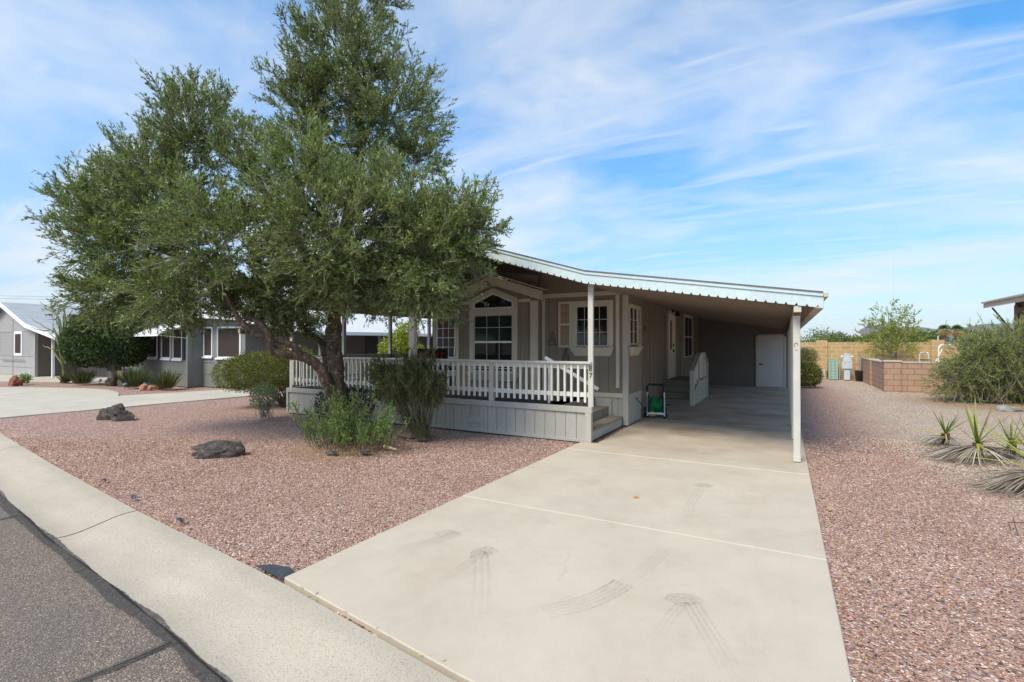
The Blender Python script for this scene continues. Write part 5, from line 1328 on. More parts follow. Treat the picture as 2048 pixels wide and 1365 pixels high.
# gable window
ga, gb = ux(fA, 330, 0), ux(fA, 357, 0)
MB(fA).box((ga - .08, 0, 2.40), (gb + .08, .035, 2.48)).box((ga - .08, 0, 2.48), (ga, .035, 2.85)).box((gb, 0, 2.48), (gb + .08, .035, 2.85)).build('window', M['nwhite'], nh)
m = MB(); m.prism([fA @ Vector(p) for p in ((ga, 0, 2.48), (gb, 0, 2.48), (gb, 0, 2.78), ((ga + gb) / 2, 0, 2.95), (ga, 0, 2.7))], fA.to_3x3() @ Vector((0, .015, 0))); m.build('screen', M['nscreen'], nh)
swin(fB, .12, LB_ - .2, 1.22, 2.28, cas=.06); swin(fC, .16, 1.12, 1.18, 2.28, cas=.06)
m = MB(fB); m.box((0, 0, .5), (LB_, .02, .56)); m.box((0, 0, .95), (LB_, .02, 1.0)); m.build('trim', M['ngrey'], nh)
m = MB(fC); m.box((0, 0, .5), (LC, .02, .56)); m.box((0, 0, .95), (LC, .02, 1.0)); m.box((0, 0, 0), (.14, .03, 2.7)); m.build('trim', M['ngrey'], nh)
m = MB(fA); m.box((LA - .14, 0, 0), (LA, .03, 2.7)); m.box((0, 0.001, .5), (LA - .14, .02, .56)); m.build('trim', M['ngrey'], nh)
# awning over window
a0, a1 = ux(fA, 308, 0), ux(fA, 374, 0); m = MB(fA)
nn = 15
for i in range(nn):
    x = a0 + (a1 - a0) * i / nn; xw = (a1 - a0) / nn; dz = .012 * (i % 2)
    m.hexa([(x, .03, 2.40 + dz), (x + xw, .03, 2.40 + dz), (x + xw, .95, 2.02 + dz), (x, .95, 2.02 + dz), (x, .03, 2.425 + dz), (x + xw, .03, 2.425 + dz), (x + xw, .95, 2.045 + dz), (x, .95, 2.045 + dz)])
m.box((a0, .95, 1.97), (a1, .965, 2.07)); aw = m.build('awning', M['nwhite'], nh)
MB(fA).bar((a1 - .05, .03, 1.9), (a1 - .05, .9, 2.0), .02).bar((a0 + .05, .03, 1.9), (a0 + .05, .9, 2.0), .02).build('awning_arm', M['nwhite'], aw)
# roof: gable over the house, long slope to carport eave
rm = MB()
def rq(a, b, c, d):
    A, B, Cc, D = [Vector(p) for p in (a, b, c, d)]
    L1 = (B - A).length; L2 = (D - A).length
    rm.poly([A, B, Cc, D], [(0, 0), (L1, 0), (L1, L2), (0, L2)])
ev, rg = 2.14, 3.95
EU = 4.15; RUu = -1.75   # eave offset and ridge offset along U
rq(pl(EU, 2.9, ev), pl(EU, 17, ev), pl(2.0, 17, 2.72), pl(2.0, .9, 2.72))
rq(pl(2.0, .9, 2.72), pl(2.0, 17, 2.72), pl(RUu, 17, rg), pl(RUu, -.25, rg))
rq(pl(.1, -.25, 2.84), pl(2.0, .9, 2.72), pl(RUu, 1.2, rg), pl(RUu, -.25, rg))
rq(pl(-7.2, 17, 2.5), pl(-7.2, -.25, 2.5), pl(RUu, -.25, rg), pl(RUu, 17, rg))
rm.build('roof', M['shingle_w'], nh)
m = MB()
m.bar(pl(RUu, -.27, rg - .06), pl(.12, -.27, 2.78), .05, .18); m.bar(pl(RUu, -.27, rg - .06), pl(-7.2, -.27, 2.46), .05, .18); m.bar(pl(.1, -.25, 2.78), pl(2.0, .88, 2.64), .05, .14); m.bar(pl(2.0, .88, 2.62), pl(EU, 2.88, ev - .07), .04, .15)
m.build('fascia', M['nwhite'], nh)
m = MB(); n = 96
for i in range(n):
    v0 = 2.9 + 14 * i / n; v1 = v0 + 14 / n; vm = (v0 + v1) / 2
    m.poly([pl(EU + .01, v0, ev + .02), pl(EU + .01, v0, ev - .12), pl(EU + .01, vm - .03, ev - .12), pl(EU + .01, vm, ev - .085), pl(EU + .01, vm + .03, ev - .12), pl(EU + .01, v1, ev - .12), pl(EU + .01, v1, ev + .02)])
m.build('carport_fascia', M['nwhite'], nh)
m = MB(); m.prism([pl(-3.55, -.02, 2.74), pl(0, -.02, 2.74), pl(RUu, -.02, 3.85)], V * .1); m.build('gable_wall', M['nclap'], nh)
for v in (3.2, 6.0, 8.8, 11.6, 14.4): m = MB(); q = pl(EU - .25, v); m.box((q.x - .05, q.y - .05, 0), (q.x + .05, q.y + .05, ev - .1)); m.build('post', M['ngrey'], nh)
fS, LS_ = frame(pl(1.95, 1.25), pl(1.95, 16)); MB(fS).box((5.4, 0, 0), (6.3, .03, 2.05)).build('side_door', M['nblack'], nh); MB(fS).box((9.3, 0, 1), (10.6, .03, 2.1)).build('side_window', M['nblack'], nh)
q = pl(-.3, 9.5, 3.5); MB().tube([q, q + Vector((0, 0, .35))], .05, 8).build('vent_pipe', M['ngrey'], nh)
q = pl(.9, 8.5, 3.12); MB().tube([q, q + Vector((0, 0, .14)), q + Vector((0, 0, .2))], [.04, .04, .13], 8).build('vent_pipe', M['nblack'], nh)
# ------------------------------------------------ far house at left edge
fh = thing('far_house', 'pale grey gabled house at the left edge with narrow white-framed windows', 'house', (-37, 11, 0))
Yq = 10.5
m = MB(); m.box((-41, Yq, 1.05), (-33.85, Yq + .1, 2.35)); m.build('wall', M['fclap'], fh)
m = MB(); m.box((-41, Yq + .002, 0), (-33.85, Yq + .1, 1.05)); m.build('lower_wall', mat_siding_lines(M['fwall'], 'pale_vertical', .2, 0), fh)
m = MB(); m.prism([(-41, Yq, 2.35), (-33.85, Yq, 2.35), (-33.85, Yq, 2.5), (-37.4, Yq, 3.78), (-41, Yq, 2.45)], (0, .1, 0)); m.build('gable_wall', M['fwall'], fh)
m = MB(); m.box((-33.82, Yq - .02, 0), (-33.6, Yq + .1, 2.42)); m.box((-36.55, Yq - .02, 0), (-36.5, Yq, 3.3)); m.box((-41, Yq - .02, 2.33), (-33.83, Yq, 2.37)); m.box((-41, Yq - .02, 1.03), (-33.83, Yq, 1.07)); m.box((-41, Yq - .02, .45), (-33.83, Yq, .48)); m.build('trim', M['fwall'], fh)
def fwin(x0, x1):
    m = MB(); z0, z1 = 1.18, 2.2
    m.box((x0 - .14, Yq - .03, z0 - .14), (x0, Yq, z1 + .14)); m.box((x1, Yq - .03, z0 - .14), (x1 + .14, Yq, z1 + .14)); m.box((x0, Yq - .03, z0 - .14), (x1, Yq, z0)); m.box((x0, Yq - .03, z1), (x1, Yq, z1 + .14))
    w = m.build('window', M['nwhite'], fh); MB().box((x0, Yq - .012, z0), (x1, Yq, z1)).build('screen', M['nscreen'], w)
def xq(px): a = (px - CX) / F; return Yq * (a * CC - SS) / (a * SS + CC)
fwin(xq(31), xq(43)); fwin(xq(-10), xq(-1))
m = MB(); m.box((xq(6), Yq - .1, .82), (xq(52), Yq - .07, .85)); m.build('rail_bar', M['ngrey'], fh)
m = MB(); m.box((-33.6, 12.2, 0), (-28.6, 12.3, 2.4)); m.build('carport_wall', M['fbrown'], fh)
m = MB(); m.box((-33.75, Yq + .1, 0), (-33.62, 14, 2.6)); m.build('side_wall', M['fbrown'], fh)
m = MB(); q = gd(118, 757); m.box((-32.0, 10.6, 0), (-31.9, 10.7, 2.0)); m.build('post', M['nwhite'], fh)
rm = MB()
rq((-33.9, Yq - .3, 2.68), (-33.9, 22, 2.68), (-37.4, 22, 3.95), (-37.4, Yq - .3, 3.95)); rq((-30.2, Yq - .3, 2.03), (-30.2, 22, 2.03), (-33.9, 22, 2.68), (-33.9, Yq - .3, 2.68)); rq((-41.5, 22, 2.4), (-41.5, Yq - .3, 2.4), (-37.4, Yq - .3, 3.95), (-37.4, 22, 3.95))
rm.build('roof', M['shingle_g'], fh)
m = MB(); m.bar((-37.4, Yq - .33, 3.88), (-33.9, Yq - .33, 2.61), .05, .2); m.bar((-33.9, Yq - .33, 2.61), (-30.2, Yq - .33, 1.96), .05, .2); m.bar((-37.4, Yq - .33, 3.88), (-41.5, Yq - .33, 2.33), .05, .2); m.build('fascia', M['nwhite'], fh)
for x, y, z in ((-35.1, 12.6, 3.2), (-34.3, 14.5, 2.95)): m = MB(); m.box((x - .3, y - .2, z), (x + .3, y + .2, z + .1)); m.build('roof_vent', M['nblack'], fh)
# ================================================================== right side
rh = thing('right_house', 'beige neighbouring house at the right edge with scalloped awning roof edge', 'house', (8, 20, 0))
m = MB()
for i in range(70):
    y0 = 24.0 - i * .14; ym = y0 - .07
    m.poly([(6.35, y0, 3.13), (6.35, y0, 2.96), (6.35, ym + .025, 2.96), (6.35, ym, 3.0), (6.35, ym - .025, 2.96), (6.35, y0 - .14, 2.96), (6.35, y0 - .14, 3.13)])
m.build('awning_edge', M['rhouse'], rh)
m = MB(); m.hexa([(6.3, 14.2, 3.13), (12, 14.2, 3.9), (12, 24.05, 3.9), (6.3, 24.05, 3.13), (6.3, 14.2, 3.19), (12, 14.2, 3.96), (12, 24.05, 3.96), (6.3, 24.05, 3.19)]); m.build('roof', M['rhouse'], rh)
m = MB(); m.box((7.0, 15, 0), (7.1, 23.2, 3.1)); m.build('wall', M['rhwall'], rh)
m = MB(); m.box((6.93, 22.9, 0), (7.0, 23.22, 3.0)); m.box((6.93, 15, 2.72), (7.0, 22.9, 2.9)); m.box((6.98, 23.2, 0), (12, 23.3, 3.2)); m.build('frame', M['rhbrown'], rh)
m = MB(); m.bar((6.45, 23.5, 2.95), (6.95, 23.0, 1.9), .04); m.build('brace', M['black2'], rh)
# back wall of tan block
bw = thing('tan_block_wall', 'tall tan concrete block wall with pilasters behind the utility boxes', 'block wall', (4, 28.4, 0))
YW = 28.4
m = MB(); m.box((-6, YW, -.05), (6.1, YW + .2, 1.76)); m.build('wall', M['blk_y'], bw)
m = MB(); m.box((6.1, YW + .002, -.05), (14, YW + .2, 1.68)); m.build('wall', M['blk_y'], bw)
for x in (1.38, 5.75, 10.2): MB().box((x, YW - .08, -.05), (x + .45, YW + .26, 1.86)).build('pilaster', M['blk_y'], bw)
MB().tube([(6.2, YW + .1, 1.73), (14, YW + .1, 1.73)], .03, 8).build('top_pipe', M['ngrey'], bw)
# low rose wall
lw = thing('low_rose_wall', 'low rose-brown concrete block wall turning a corner beside the drooping bush', 'block wall', (3.4, 22, 0))
m = MB(); m.box((3.62, 21.98, -.05), (10, 22.16, 1.0)); m.build('wall', M['blk_p'], lw)
MB().box((3.13, 21.9, -.05), (3.62, 22.3, 1.04)).build('pilaster', M['blk_p'], lw)
m = MB(); m.box((3.17, 22.3, -.05), (3.35, 25.0, .98)); m.build('wall', M['blk_p'], lw)
MB().box((3.1, 25.0, -.05), (3.4, 25.35, 1.0)).build('pilaster', M['blk_p'], lw)
m = MB(); m.box((3.12, 25.35, -.05), (3.3, 28.3, 1.0)); m.build('wall', M['blk_p'], lw)
m = MB(); m.box((3.63, 21.96, 1.0), (10, 22.18, 1.05)); m.box((3.11, 21.88, 1.04), (3.64, 22.32, 1.09)); m.box((3.15, 22.32, .98), (3.37, 25.0, 1.03)); m.box((3.08, 24.98, 1.0), (3.42, 25.37, 1.05)); m.box((3.1, 25.37, 1.0), (3.32, 28.3, 1.05)); m.build('cap', M['cap'], lw)
# utilities
ub = thing('utility_cabinet', 'pale green utility cabinet with pierced front standing by the tan wall', 'utility cabinet', (2.0, 27.8, 0))
m = MB(); m.box((1.86, 27.8, 0), (2.22, 28.1, .93)); m.build('cabinet', M['green_box'], ub, bevel=.01)
m = MB()
for r in range(6):
    for c in range(2): m.box((1.90 + c * .16, 27.785, .08 + r * .14), (2.0 + c * .16, 27.7985, .17 + r * .14)); 
m.build('vent_slots', M['conduit'], ub)
MB().box((1.85, 27.78, .93), (2.23, 28.12, .96)).build('lid', M['green_box'], ub)
mp = thing('meter_pedestal', 'pale grey electric meter pedestal with two meter domes', 'meter pedestal', (2.6, 28.0, 0))
q = at(1694, 757, 23.0)
m = MB(); m.box((q.x - .12, q.y, 0), (q.x + .12, q.y + .15, 1.22)); m.build('post', M['grey_box'], mp, bevel=.01)
m = MB(); m.box((q.x - .2, q.y - .06, .52), (q.x + .2, q.y - .002, .86)); m.box((q.x - .17, q.y - .07, .82), (q.x + .17, q.y - .003, 1.0)); m.build('box', M['grey_box'], mp, bevel=.01)
for s in (-1, 1): MB().tube([(q.x + s * .13, q.y + .03, 1.08), (q.x + s * .2, q.y + .02, 1.08), (q.x + s * .23, q.y + .02, 1.06)], [.04, .06, .045], 12).build('meter_dome', M['chrome'], mp)
m = MB(); m.tube(catmull([Vector((q.x + .12, q.y, .5)), Vector((q.x + .2, q.y, .35)), Vector((q.x + .38, q.y - .1, .15)), Vector((q.x + .45, q.y - .1, 0))], 5), .03, 8); m.build('conduit', M['conduit'], mp)
q = at(1648, 757, 24.0); m = MB(); m.tube([(q.x, q.y, 0), (q.x, q.y, .42)], .05, 10); pz = m.build('pipe_riser', M['grey_box'])
tag(pz, 'short grey pipe riser left of the green utility cabinet', 'pipe')
m = MB(); m.tube([(q.x + .12, q.y, 0), (q.x + .12, q.y, .36), (q.x + .3, q.y, .36), (q.x + .3, q.y, .02)], .02, 6); tag(m.build('pipe_loop', M['black2']), 'dark bent pipe between the grey riser and the green cabinet', 'pipe')
q = at(1679, 757, 23.5); m = MB(); m.tube([(q.x, q.y, 0), (q.x, q.y, .9)], .02, 6); tag(m.build('thin_pipe', M['grey_box']), 'thin grey pipe right of the green utility cabinet', 'pipe')
q = at(1720, 762, 22.6); q.z = 0
bk = thing('black_bucket', 'black plastic tub beside the low rose wall with a pipe standing in it', 'tub', q)
MB().tube([q, q + Vector((0, 0, .44)), q + Vector((0, 0, .46)), q + Vector((0, 0, .46)), q + Vector((0, 0, .1))], [.17, .21, .22, .19, .15], 18, True).build('tub', M['black'], bk, smooth=True)
tag(MB().tube([q + Vector((.02, 0, .1)), q + Vector((.02, 0, 1.22))], .035, 10).build('standing_pipe', M['conduit']), 'blue-grey pipe standing upright in the black tub', 'pipe')
# things behind the low wall
def stepl():
    t = thing('step_ladder', 'folding step ladder with rounded silver handle behind the low wall', 'ladder', at(1848, 760, 20.5))
    t.location.z = 0; a = at(1838, 688, 20.5); b = at(1858, 688, 20.5)
    z0 = 0; top = H - (706 - HY) / F * 20.5
    P = [Vector((a.x - .02, a.y, z0)), Vector((a.x + .02, a.y, top - .15)), Vector((a.x + .08, a.y, top)), Vector((b.x - .08, b.y, top)), Vector((b.x - .02, b.y, top - .15)), Vector((b.x + .05, b.y, z0))]
    MB().tube(catmull(P, 5), .022, 8).build('frame', M['chrome'], t)
    for z in (.3, .6, 1.0): MB().box((a.x + .02, a.y - .05, z), (b.x - .0, a.y + .12, z + .035)).build('step', M['black2'], t)
stepl()
m = MB(); D = 21.3; m.tube(catmull([at(1877, 765, D), at(1877, 715, D), at(1877.5, 697, D), at(1884, 690, D), at(1895, 689.5, D), at(1990, 689.5, D)], 5), .03, 8); m.tube([at(1868, 730, D), at(1880, 707, D), at(1884, 699, D)], .018, 8)
tag(m.build('bent_pipe', M['pvc']), 'white bent pipe frame standing behind the low wall, partly behind the bush', 'pipe frame')
def grassb():
    b = at(1815, 760, 21.); t = thing('dry_grass', 'straw-coloured dry grass behind the low wall', 'grass clump', (b.x, b.y, 0)); LV = Leaves(); n = 900
    a0 = np.array(at(1785, 688, 20.8)); a1 = np.array(at(1845, 688, 20.8)); u = RNG.uniform(0, 1, (n, 1)); p = a0 + (a1 - a0) * u + RNG.normal(size=(n, 3)) * .1; p[:, 2] = .3
    d = nrm(RNG.normal(size=(n, 3)) * .28 + np.array([0, 0, 1])); LV.add(p, d, RNG.uniform(.6, 1.1, n), np.full(n, .02), RNG.uniform(0, 1, n)); LV.build('blades', M['l_straw'], t, fold=.2)
grassb()
yt = thing('young_tree', 'slender young tree with sparse yellow-green leaves behind the low wall', 'tree', (at(1785, 757, 21.5).x, at(1785, 757, 21.5).y, 0))
m = MB(); D = 21.5
for pp in ([(1788, 770), (1783, 715), (1780, 680), (1778, 650), (1776, 625)], [(1783, 715), (1800, 690), (1812, 665), (1818, 645)], [(1782, 705), (1765, 685), (1755, 670)], [(1788, 768), (1776, 735), (1768, 715)]):
    limb(m, [at(x, y, D) for x, y in pp], [.05, .04, .03, .02, .01][:len(pp)], 4, 7, .08, .01)
m.build('trunk', M['twig'], yt)
LV = Leaves()
for (px, py, r, n) in ((1780, 660, .75, 30), (1760, 675, .55, 18), (1800, 680, .65, 22), (1815, 655, .35, 8), (1775, 632, .45, 10), (1790, 695, .65, 20), (1765, 668, .6, 16), (1816, 640, .22, 5), (1745, 690, .35, 6)):
    for k in range(int(n * 1.7)):
        d = rand_dir(1)[0]; c = np.array(at(px, py, D)) + d * r * random.uniform(.3, 1); spray(LV, c, d + np.array([0, 0, .4]), .4, 6, .2, 6, .075, .035, .55, 0., .7, .006)
LV.build('crown', M['l_yellow'], yt); LV.twigs('twigs', M['twig'], yt)
MB().box((at(1790, 757, D).x, at(1790, 757, D).y, 0), (at(1790, 757, D).x + .06, at(1790, 757, D).y + .05, 1.55)).build('stake', M['rust'], yt)
# bushes right behind the carport posts
b = gd(1618, 745)
def _p(LV):
    for (px, py, r) in ((1612, 712, .62), (1600, 715, .6)): blob_leaves(LV, at(px, py + 4, 23.), (r * .8, r * .8, r * .8), 5000, .075, .014, .5, .6, up=.8, noisef=.08)
    stems(LV, (at(1612, 757, 23.).x, at(1612, 757, 23.).y, 0), at(1612, 720, 23), (.4, .4, .4), 30, .01)
shrub('upright_bush', 'grey-green upright bush behind the carport posts against the tan wall', at(1612, 757, 23.), _p, 'l_needle')
def _p(LV):
    blob_leaves(LV, at(1612, 750, 19.2), (.53, .5, .5), 6000, .07, .035, .5, .8, noisef=.04, zmin=.06)
shrub('clipped_round_bush', 'rounded dark bush with yellow-tipped leaves beside the carport posts', at(1612, 775, 19.2), _p, 'l_hedge')
# big drooping bush
bb = at(1985, 800, 14.6); bb.z = 0
def _p(LV):
    c = Vector((bb.x, bb.y, .95))
    for (px, py, rx, rz, n) in ((2000, 725, 1.2, .85, 300), (2035, 700, 1.1, .95, 200), (1940, 745, .65, .55, 110), (1915, 760, .35, .35, 36), (2015, 765, 1.1, .5, 120), (1975, 690, .55, .35, 50)):
        cc_ = np.array(at(px, py, 14.6))
        for k in range(n):
            d = rand_dir(1)[0]; dd = d + np.array([0, 0, .55]); rr = random.uniform(.55, 1.)
            p = cc_ + (right * d[0] * rx + fwd * d[1] * rx * .8 + np.array([0, 0, 1]) * d[2] * rz) * rr
            if p[2] < .12: continue
            o = right * d[0] + fwd * d[1] + np.array([0, 0, d[2]])
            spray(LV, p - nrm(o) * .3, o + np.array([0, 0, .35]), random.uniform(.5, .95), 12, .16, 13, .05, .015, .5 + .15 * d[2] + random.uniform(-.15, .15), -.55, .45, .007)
    for k in range(9):   # wispy leaders
        p = np.array(at(random.uniform(1900, 2040), random.uniform(650, 700), 14.6)); spray(LV, p, (random.uniform(-.4, .4), 0, 1), .5, 8, .1, 7, .04, .01, .6, -.1, .5, .006)
    stems(LV, bb, c, (1.4, 1.2, .7), 70, .016, 5, True, -.1, .25)
shrub('drooping_bush', 'huge arching grey-green bush with pale drooping twigs at the right edge', bb, _p, 'l_bigbush', 'twig')
# yuccas
def yucca(px, py, D, label, nl, s, seed, dead=120, yl=.5, skew=0.):
    rng = np.random.default_rng(seed); b = at(px, py, D); b.z = 0; crown = Vector((b.x, b.y, .18 * s + .05))
    t = thing('yucca', label, 'yucca', b, 'yuccas in the right gravel')
    v = []; sh = []
    def blade(p, d, L, w, droop, shade, seg=5, flat=None):
        d = Vector(d).normalized(); up = Vector((0, 0, 1)); side = d.cross(up)
        side = (side if side.length > .05 else Vector((1, 0, 0))).normalized(); side = (side + Vector(rng.normal(size=3) * .25)).normalized()
        prevL = prevR = None; p = Vector(p); pos_ = p.copy()
        for i in range(seg + 1):
            tt = i / seg; ww = w * (1 - tt) ** .75 * (1 if i else .8) / 2
            q = p + d * L * tt + Vector((0, 0, -droop * L * tt * tt)); q.z = max(q.z, .012 + .012 * rng.random())
            a, c = q + side * ww, q - side * ww
            if prevL is not None: v.extend([prevL, a, c, prevR]); sh.append(shade)
            prevL, prevR = a, c
    for k in range(nl):
        a = rng.uniform(0, 6.28); el_ = rng.uniform(.3, 1.35); blade(crown, (math.cos(a) * math.cos(el_), math.sin(a) * math.cos(el_), math.sin(el_)), s * rng.uniform(.58, .8), .046 * s, .05, np.clip(rng.normal(.35 + yl * .3, .18), 0, 1))
    for k in range(int(nl * .5)):
        a = rng.uniform(0, 6.28); el_ = rng.uniform(-.02, .3); blade(crown, (math.cos(a) * math.cos(el_), math.sin(a) * math.cos(el_), math.sin(el_)), s * rng.uniform(.7, 1.05), .045 * s, .12, np.clip(rng.normal(.85, .12), 0, 1))
    me = quadmesh('leaves', np.array([tuple(q) for q in v]), len(sh), np.array(sh)); link_mesh('leaves', me, M['l_yucca'], t)
    v.clear(); sh.clear()
    for k in range(dead):
        a = rng.uniform(0, 6.28); a = a if rng.random() > .45 else rng.normal(YAW + math.pi, .35); el_ = rng.uniform(-.75, -.05)
        blade(crown + Vector((rng.normal() * .03, rng.normal() * .03, -.05)), (math.cos(a), math.sin(a), .1 + el_ * .35), s * rng.uniform(.35, .95), .022 * s, .35, rng.uniform(0, 1), 8)
    me = quadmesh('dead_skirt', np.array([tuple(q) for q in v]), len(sh), np.array(sh)); link_mesh('dead_skirt', me, M['l_dead'], t)
    MB().tube([b, crown], [.05, .06], 8).build('trunk', M['twig_dk'], t)
yucca(1890, 880, 8.35, 'small green yucca left and behind the biggest one', 13, .68, 3, 90, .0)
yucca(1954, 905, 7.25, 'biggest yucca with yellow spreading leaves over a grey dead skirt', 14, 1.0, 5, 190, .8)
yucca(2022, 902, 7.4, 'upright green yucca at the right edge beside the biggest one', 16, .7, 8, 60, .1)
yucca(2085, 985, 5.7, 'yucca cut by the right edge with a long straw-coloured dead skirt', 14, 1.05, 13, 190, .6)
# twigs on gravel at right
m = MB(); m.tube([gd(2048, 1045, .03), gd(2015, 1044, .05), gd(2020, 1062, .0)], .004, 5); m.tube([gd(2024, 1035, .07), gd(2034, 1072, .01)], .004, 5); tag(m.build('bent_twig', M['twig_dk']), 'thin bent brown twig lying on the gravel at the right edge', 'twig')
# ================================================================== background
def farleaf(LV, px, py, D, rx, rz, n, s=.5, size=.3, up=.2): blob_leaves(LV, at(px, py, D), (rx, rx, rz), n, size, size * .5, s, .55, up=up, noisef=.15)
def fartree(px, ytop, D, w, label, mat='l_far', n=1500, s=.5, trunk=True, name='tree', thin=False, cat='tree'):
    ytop += 9 if 1800 < px < 1940 else 3; n = int(n * 1.5)
    top = H - (ytop - HY) / F * D; b = at(px, HY, D); b.z = 0; t = thing(name, label, cat, b, 'trees beyond the tan wall'); LV = Leaves()
    hh = top; sz = D * .0045
    k = 5
    for i in range(k):
        ox = random.uniform(-.55, .55) * w; oz = random.uniform(.35, .85) * hh; r = w * random.uniform(.35, .6)
        blob_leaves(LV, b + Vector((ox * CC, ox * SS, min(oz, hh - r * .6))), (r, r, min(r * .8, hh * .45)), n // k, sz, sz * .5, s, .3 if thin else .6, noisef=.2)
    stems(LV, b, b + Vector((0, 0, hh * .6)), (w * .6, w * .6, hh * .3), 14, .06 * D / 40)
    LV.build('crown', M[mat], t); LV.twigs('branches', M['twig_dk'], t)
    MB().tube([b, b + Vector((0, 0, hh * .5))], [.15, .08], 7).build('trunk', M['bark'], t)
random.seed(21)
fartree(1655, 646, 44, 1.9, 'thin open-crowned tree beyond the wall, nearest the carport', n=1100, thin=True)
fartree(1622, 668, 40, 1.6, 'low bushy tree just right of the carport post beyond the wall', n=1400)
fartree(1680, 670, 42, 1.5, 'olive low bush between the open tree and white-roofed house', 'l_hedge', n=1300)
fartree(1705, 676, 38, 1.2, 'dark low bush in front of the white-roofed house', n=1000, s=.3)
fartree(1745, 660, 46, 1.9, 'bright rounded tree right of the white-roofed house', 'l_far', n=1600, s=.6)
fartree(1770, 652, 55, 2.2, 'tall tree behind the young yellow-green tree', n=1600, s=.5)
fartree(1815, 652, 60, 2.4, 'dense rounded tree behind the wall pilaster', n=1800, s=.4)
fartree(1846, 656, 62, 2.0, 'mid green tree left of the dark narrow one', n=1500, s=.55)
fartree(1868, 653, 64, 1.6, 'dark narrow tree left of the palms', 'l_dark', n=1600, s=.6)
fartree(1895, 674, 60, 2.0, 'low green tree below the first palm', n=1300, s=.4)
fartree(1925, 675, 58, 2.2, 'low hazy tree below the second palm', n=1300, s=.5)
fartree(1950, 660, 66, 2.8, 'broad tree right of the palms', n=1700, s=.4)
fartree(1985, 662, 60, 3.0, 'broad tree behind the drooping bush', n=1600, s=.45)
fartree(1835, 676, 40, 1.4, 'low shrub directly behind the wall pilaster', n=1000, s=.55)
fartree(1912, 678, 44, 1.6, 'low pale shrub above the pipe-topped wall', 'l_sage', n=1000, s=.3)
fartree(1640, 673, 37, 1.6, 'low shrubby growth above the wall beside the carport', n=1300, s=.5)
for q in ((1608, 672, 48, 1.8, 'leafy low tree showing at the left end of the tan wall top'), (1730, 672, 52, 2.0, 'grey-green low tree between the white-roofed house and young tree'), (1790, 668, 70, 3.0, 'wide low tree crown behind the young tree'), (1965, 668, 75, 3.4, 'pale wide tree crown behind the drooping bush left side')): fartree(*q, n=1300, s=.5)
# greenery seen beside far left house / behind
def palm(px, ytop, D, label):
    top = H - (ytop - HY) / F * D; b = at(px, HY, D); b.z = 0; t = thing('palm_tree', label, 'palm tree', b, 'fan palms beyond the wall')
    MB().tube([b, b + Vector((0, 0, top - .9))], [.28, .2], 8).build('trunk', M['bark'], t)
    LV = Leaves(); n = 420; d = rand_dir(n); d[:, 2] = np.abs(d[:, 2]) * .9 - .1; c = np.array(b) + np.array([0, 0, top - .62])
    LV.add(np.repeat(c[None], n, 0) + d * .12, d, RNG.uniform(.35, .62, n), np.full(n, .09), RNG.uniform(.2, .8, n)); LV.build('fronds', M['l_far'], t, fold=.25)
    LV = Leaves(); n = 500; d = rand_dir(n); d[:, 2] = -np.abs(d[:, 2]) - .45
    LV.add(np.repeat((c - np.array([0, 0, .1]))[None], n, 0) + d * .15, d, RNG.uniform(.4, .85, n), np.full(n, .07), RNG.uniform(0, .5, n)); LV.build('dead_fronds', M['l_straw'], t)
palm(1889, 646, 56, 'left fan palm with a straw skirt in front of the mountains'); palm(1914, 647, 57, 'right fan palm with a straw skirt in front of the mountains')
# white roofed house far off
wh = thing('white_roofed_house', 'distant pale house with a grey-white roof beyond the tan wall', 'house', (at(1712, HY, 90).x, at(1712, HY, 90).y, 0))
fr, L = frame(at(1695, HY, 90), at(1733, HY, 90)); m = MB(fr); m.box((0, -6, 0), (L, 0, 2.9)); m.build('wall', M['nwhite'], wh)
m = MB(fr); m.prism([(-.3, .3, 2.9), (L + .3, .3, 2.9), (L - .6, -3, 4.1), (.6, -3, 4.1)], (0, -.01, .02)); m.prism([(-.3, -6.3, 2.9), (L + .3, -6.3, 2.9), (L - .6, -3, 4.1), (.6, -3, 4.1)], (0, -.01, .02)); m.build('roof', M['shingle_w'], wh)
MB(fr).box((1.2, .0, 1.6), (1.9, .03, 2.4)).build('window', M['nblack'], wh)
# thin pole near the palms
q = at(1876, HY, 55); m = MB(); m.tube([(q.x, q.y, 0), (q.x, q.y, H + 16 / F * 55)], .06, 6); tag(m.build('pole', M['grey_box']), 'short pale pole standing beyond the wall left of the palms', 'pole')
# mountains
def mountains():
    prof = [(1500, 684), (1600, 680), (1700, 672), (1712, 664), (1725, 655), (1740, 648), (1752, 648), (1770, 652), (1800, 651), (1830, 652), (1860, 655), (1900, 655), (1930, 653), (1955, 648), (1985, 645), (2030, 644), (2080, 648), (2200, 655), (2400, 670), (2600, 682)]
    D = 2600; v = []; f = []; n = len(prof); rows = 7
    P = catmull([Vector((a, b, 0)) for a, b in prof], 7)
    for i, p in enumerate(P):
        top = H - (p.y + random.uniform(-.5, .5) - HY) / F * D
        for r in range(rows):
            t = r / (rows - 1); q = at(p.x, HY, D + t * 700 * (1 if r else 1)); hgt = top * (t ** .8) * (1 + t * .2) + (random.uniform(-4, 4) if 0 < r else 0)
            v.append((q.x, q.y, max(-2, hgt - 2)))
    for i in range(len(P) - 1):
        for r in range(rows - 1): a = i * rows + r; f.append((a, a + rows, a + rows + 1, a + 1))
    me = bpy.data.meshes.new('mountains'); me.from_pydata(v, [], f); tag(link_mesh('mountains', me, M['mountain'], None), kind='structure')
mountains()
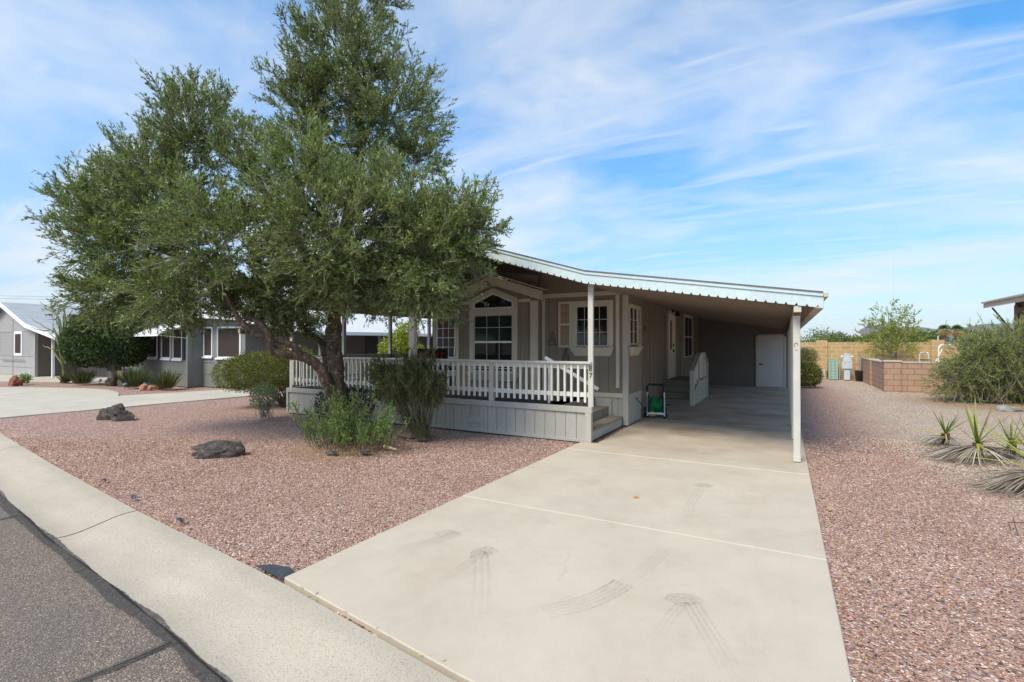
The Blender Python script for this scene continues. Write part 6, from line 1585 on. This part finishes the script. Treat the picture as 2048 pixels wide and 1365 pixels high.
# radio masts
def mast(px, ytop, D, label, w=1.6):
    b = at(px, HY, D); top = H - (ytop - HY) / F * D; m = MB()
    b.z = 0; a = Vector((CC, SS, 0)) * w
    m.tube([b - a * .5, b - a * .5 + Vector((0, 0, top))], .10, 4); m.tube([b + a * .5, b + a * .5 + Vector((0, 0, top))], .10, 4)
    k = 0
    while k < top - 20: m.bar(b - a * .5 + Vector((0, 0, k)), b + a * .5 + Vector((0, 0, k + 10)), .1); k += 20
    m.tube([b + Vector((0, 0, top)), b + Vector((0, 0, top + 5))], [1.0, .3], 5)
    tag(m.build('radio_mast', plain('mast_steel_%d' % px, (.5, .52, .55), .5)), label, 'radio mast', 'distant radio masts')
mast(1788, 236, 1200, 'tallest thin radio mast in the right sky'); mast(1491, 376, 1700, 'middle faint radio mast above the carport roof', 1.0); mast(1334, 516, 1900, 'shortest faint radio mast above the carport roof', .8)
# distant power line at left
m = MB()
for dz in (0, .9): m.tube([at(-60, 596 - dz * 6, 70), at(130, 600 - dz * 6, 70), at(520, 610 - dz * 5, 75)], .015, 4)
tag(m.build('power_line', M['nblack']), 'two thin power lines above the roof of the far left house', 'power line')
# ================================================================== fallen leaves (litter)
def litter():
    LV = Leaves(); n = 420
    p = []
    for k in range(n):
        r = random.random()
        if r < .35: x = .33 + abs(random.gauss(0, .12)); y = random.uniform(2.2, 8)
        elif r < .42: x = random.uniform(-3.2, .2); y = kerb_y(x) + .03 + random.gauss(0, .012)
        elif r < .8: q = gd(690, 900); x = q.x + random.gauss(0, .8); y = q.y + random.gauss(0, .45)
        else: x = random.uniform(-9, -3.3); y = random.uniform(2.8, 7.5)
        p.append((x, y, .012 if not (-3.1 < x < .28) else .008))
    d = rand_dir(n); d[:, 2] *= .15
    LV.add(np.array(p), d, RNG.uniform(.02, .045, n), RNG.uniform(.006, .014, n), RNG.uniform(0, 1, n)); o = LV.build('leaf_litter', M['l_litter'], None); o['kind'] = 'stuff'
def chips():
    n = 900; x = np.concatenate([RNG.uniform(-11, -3.3, n), RNG.uniform(.4, 4.5, n // 2)]); y = np.concatenate([RNG.uniform(2.8, 7.8, n), RNG.uniform(2.2, 9.5, n // 2)]); LV = Leaves(); n = len(x)
    d = rand_dir(n); d[:, 2] *= .12; LV.add(np.stack([x, y, np.full(n, -.012)], 1), d, RNG.uniform(.02, .07, n), RNG.uniform(.003, .008, n), RNG.uniform(0, 1, n)); o = LV.build('dry_twig_litter', M['l_dead'], None); o['kind'] = 'stuff'
chips()
litter()
for (px, py, lab) in ((1265, 997, 'single orange leaf lying in the middle of the driveway'), (1650, 1018, 'pale yellow leaf on the gravel at the driveway edge')):
    c = gd(px, py); LV = Leaves(); LV.add(np.array([[c.x, c.y, .012]]), np.array([[.8, .3, .05]]), np.array([.08]), np.array([.03]), np.array([.5])); tag(LV.build('fallen_leaf', M['l_litter'], None), lab, 'leaf')
# ================================================================== air
HAZE = 0.00006
if HAZE:
    bm = bmesh.new(); bmesh.ops.create_cube(bm, size=1); me = bpy.data.meshes.new('haze'); bm.to_mesh(me); bm.free()
    hz_ = bpy.data.objects.new('haze', me); C.objects.link(hz_); hz_.scale = (9000, 9000, 700); hz_.location = (0, 0, 350 - 1.5)
    m = bpy.data.materials.new('air'); m.use_nodes = True; nt = m.node_tree; nt.nodes.clear(); o = nt.nodes.new('ShaderNodeOutputMaterial'); pv = nt.nodes.new('ShaderNodeVolumePrincipled')
    pv.inputs['Density'].default_value = HAZE; pv.inputs['Color'].default_value = (.75, .84, 1, 1); nt.links.new(pv.outputs[0], o.inputs['Volume'])
    me.materials.append(m); hz_['kind'] = 'stuff'
S.cycles.volume_bounces = 0; S.cycles.max_bounces = 8; S.cycles.transparent_max_bounces = 16
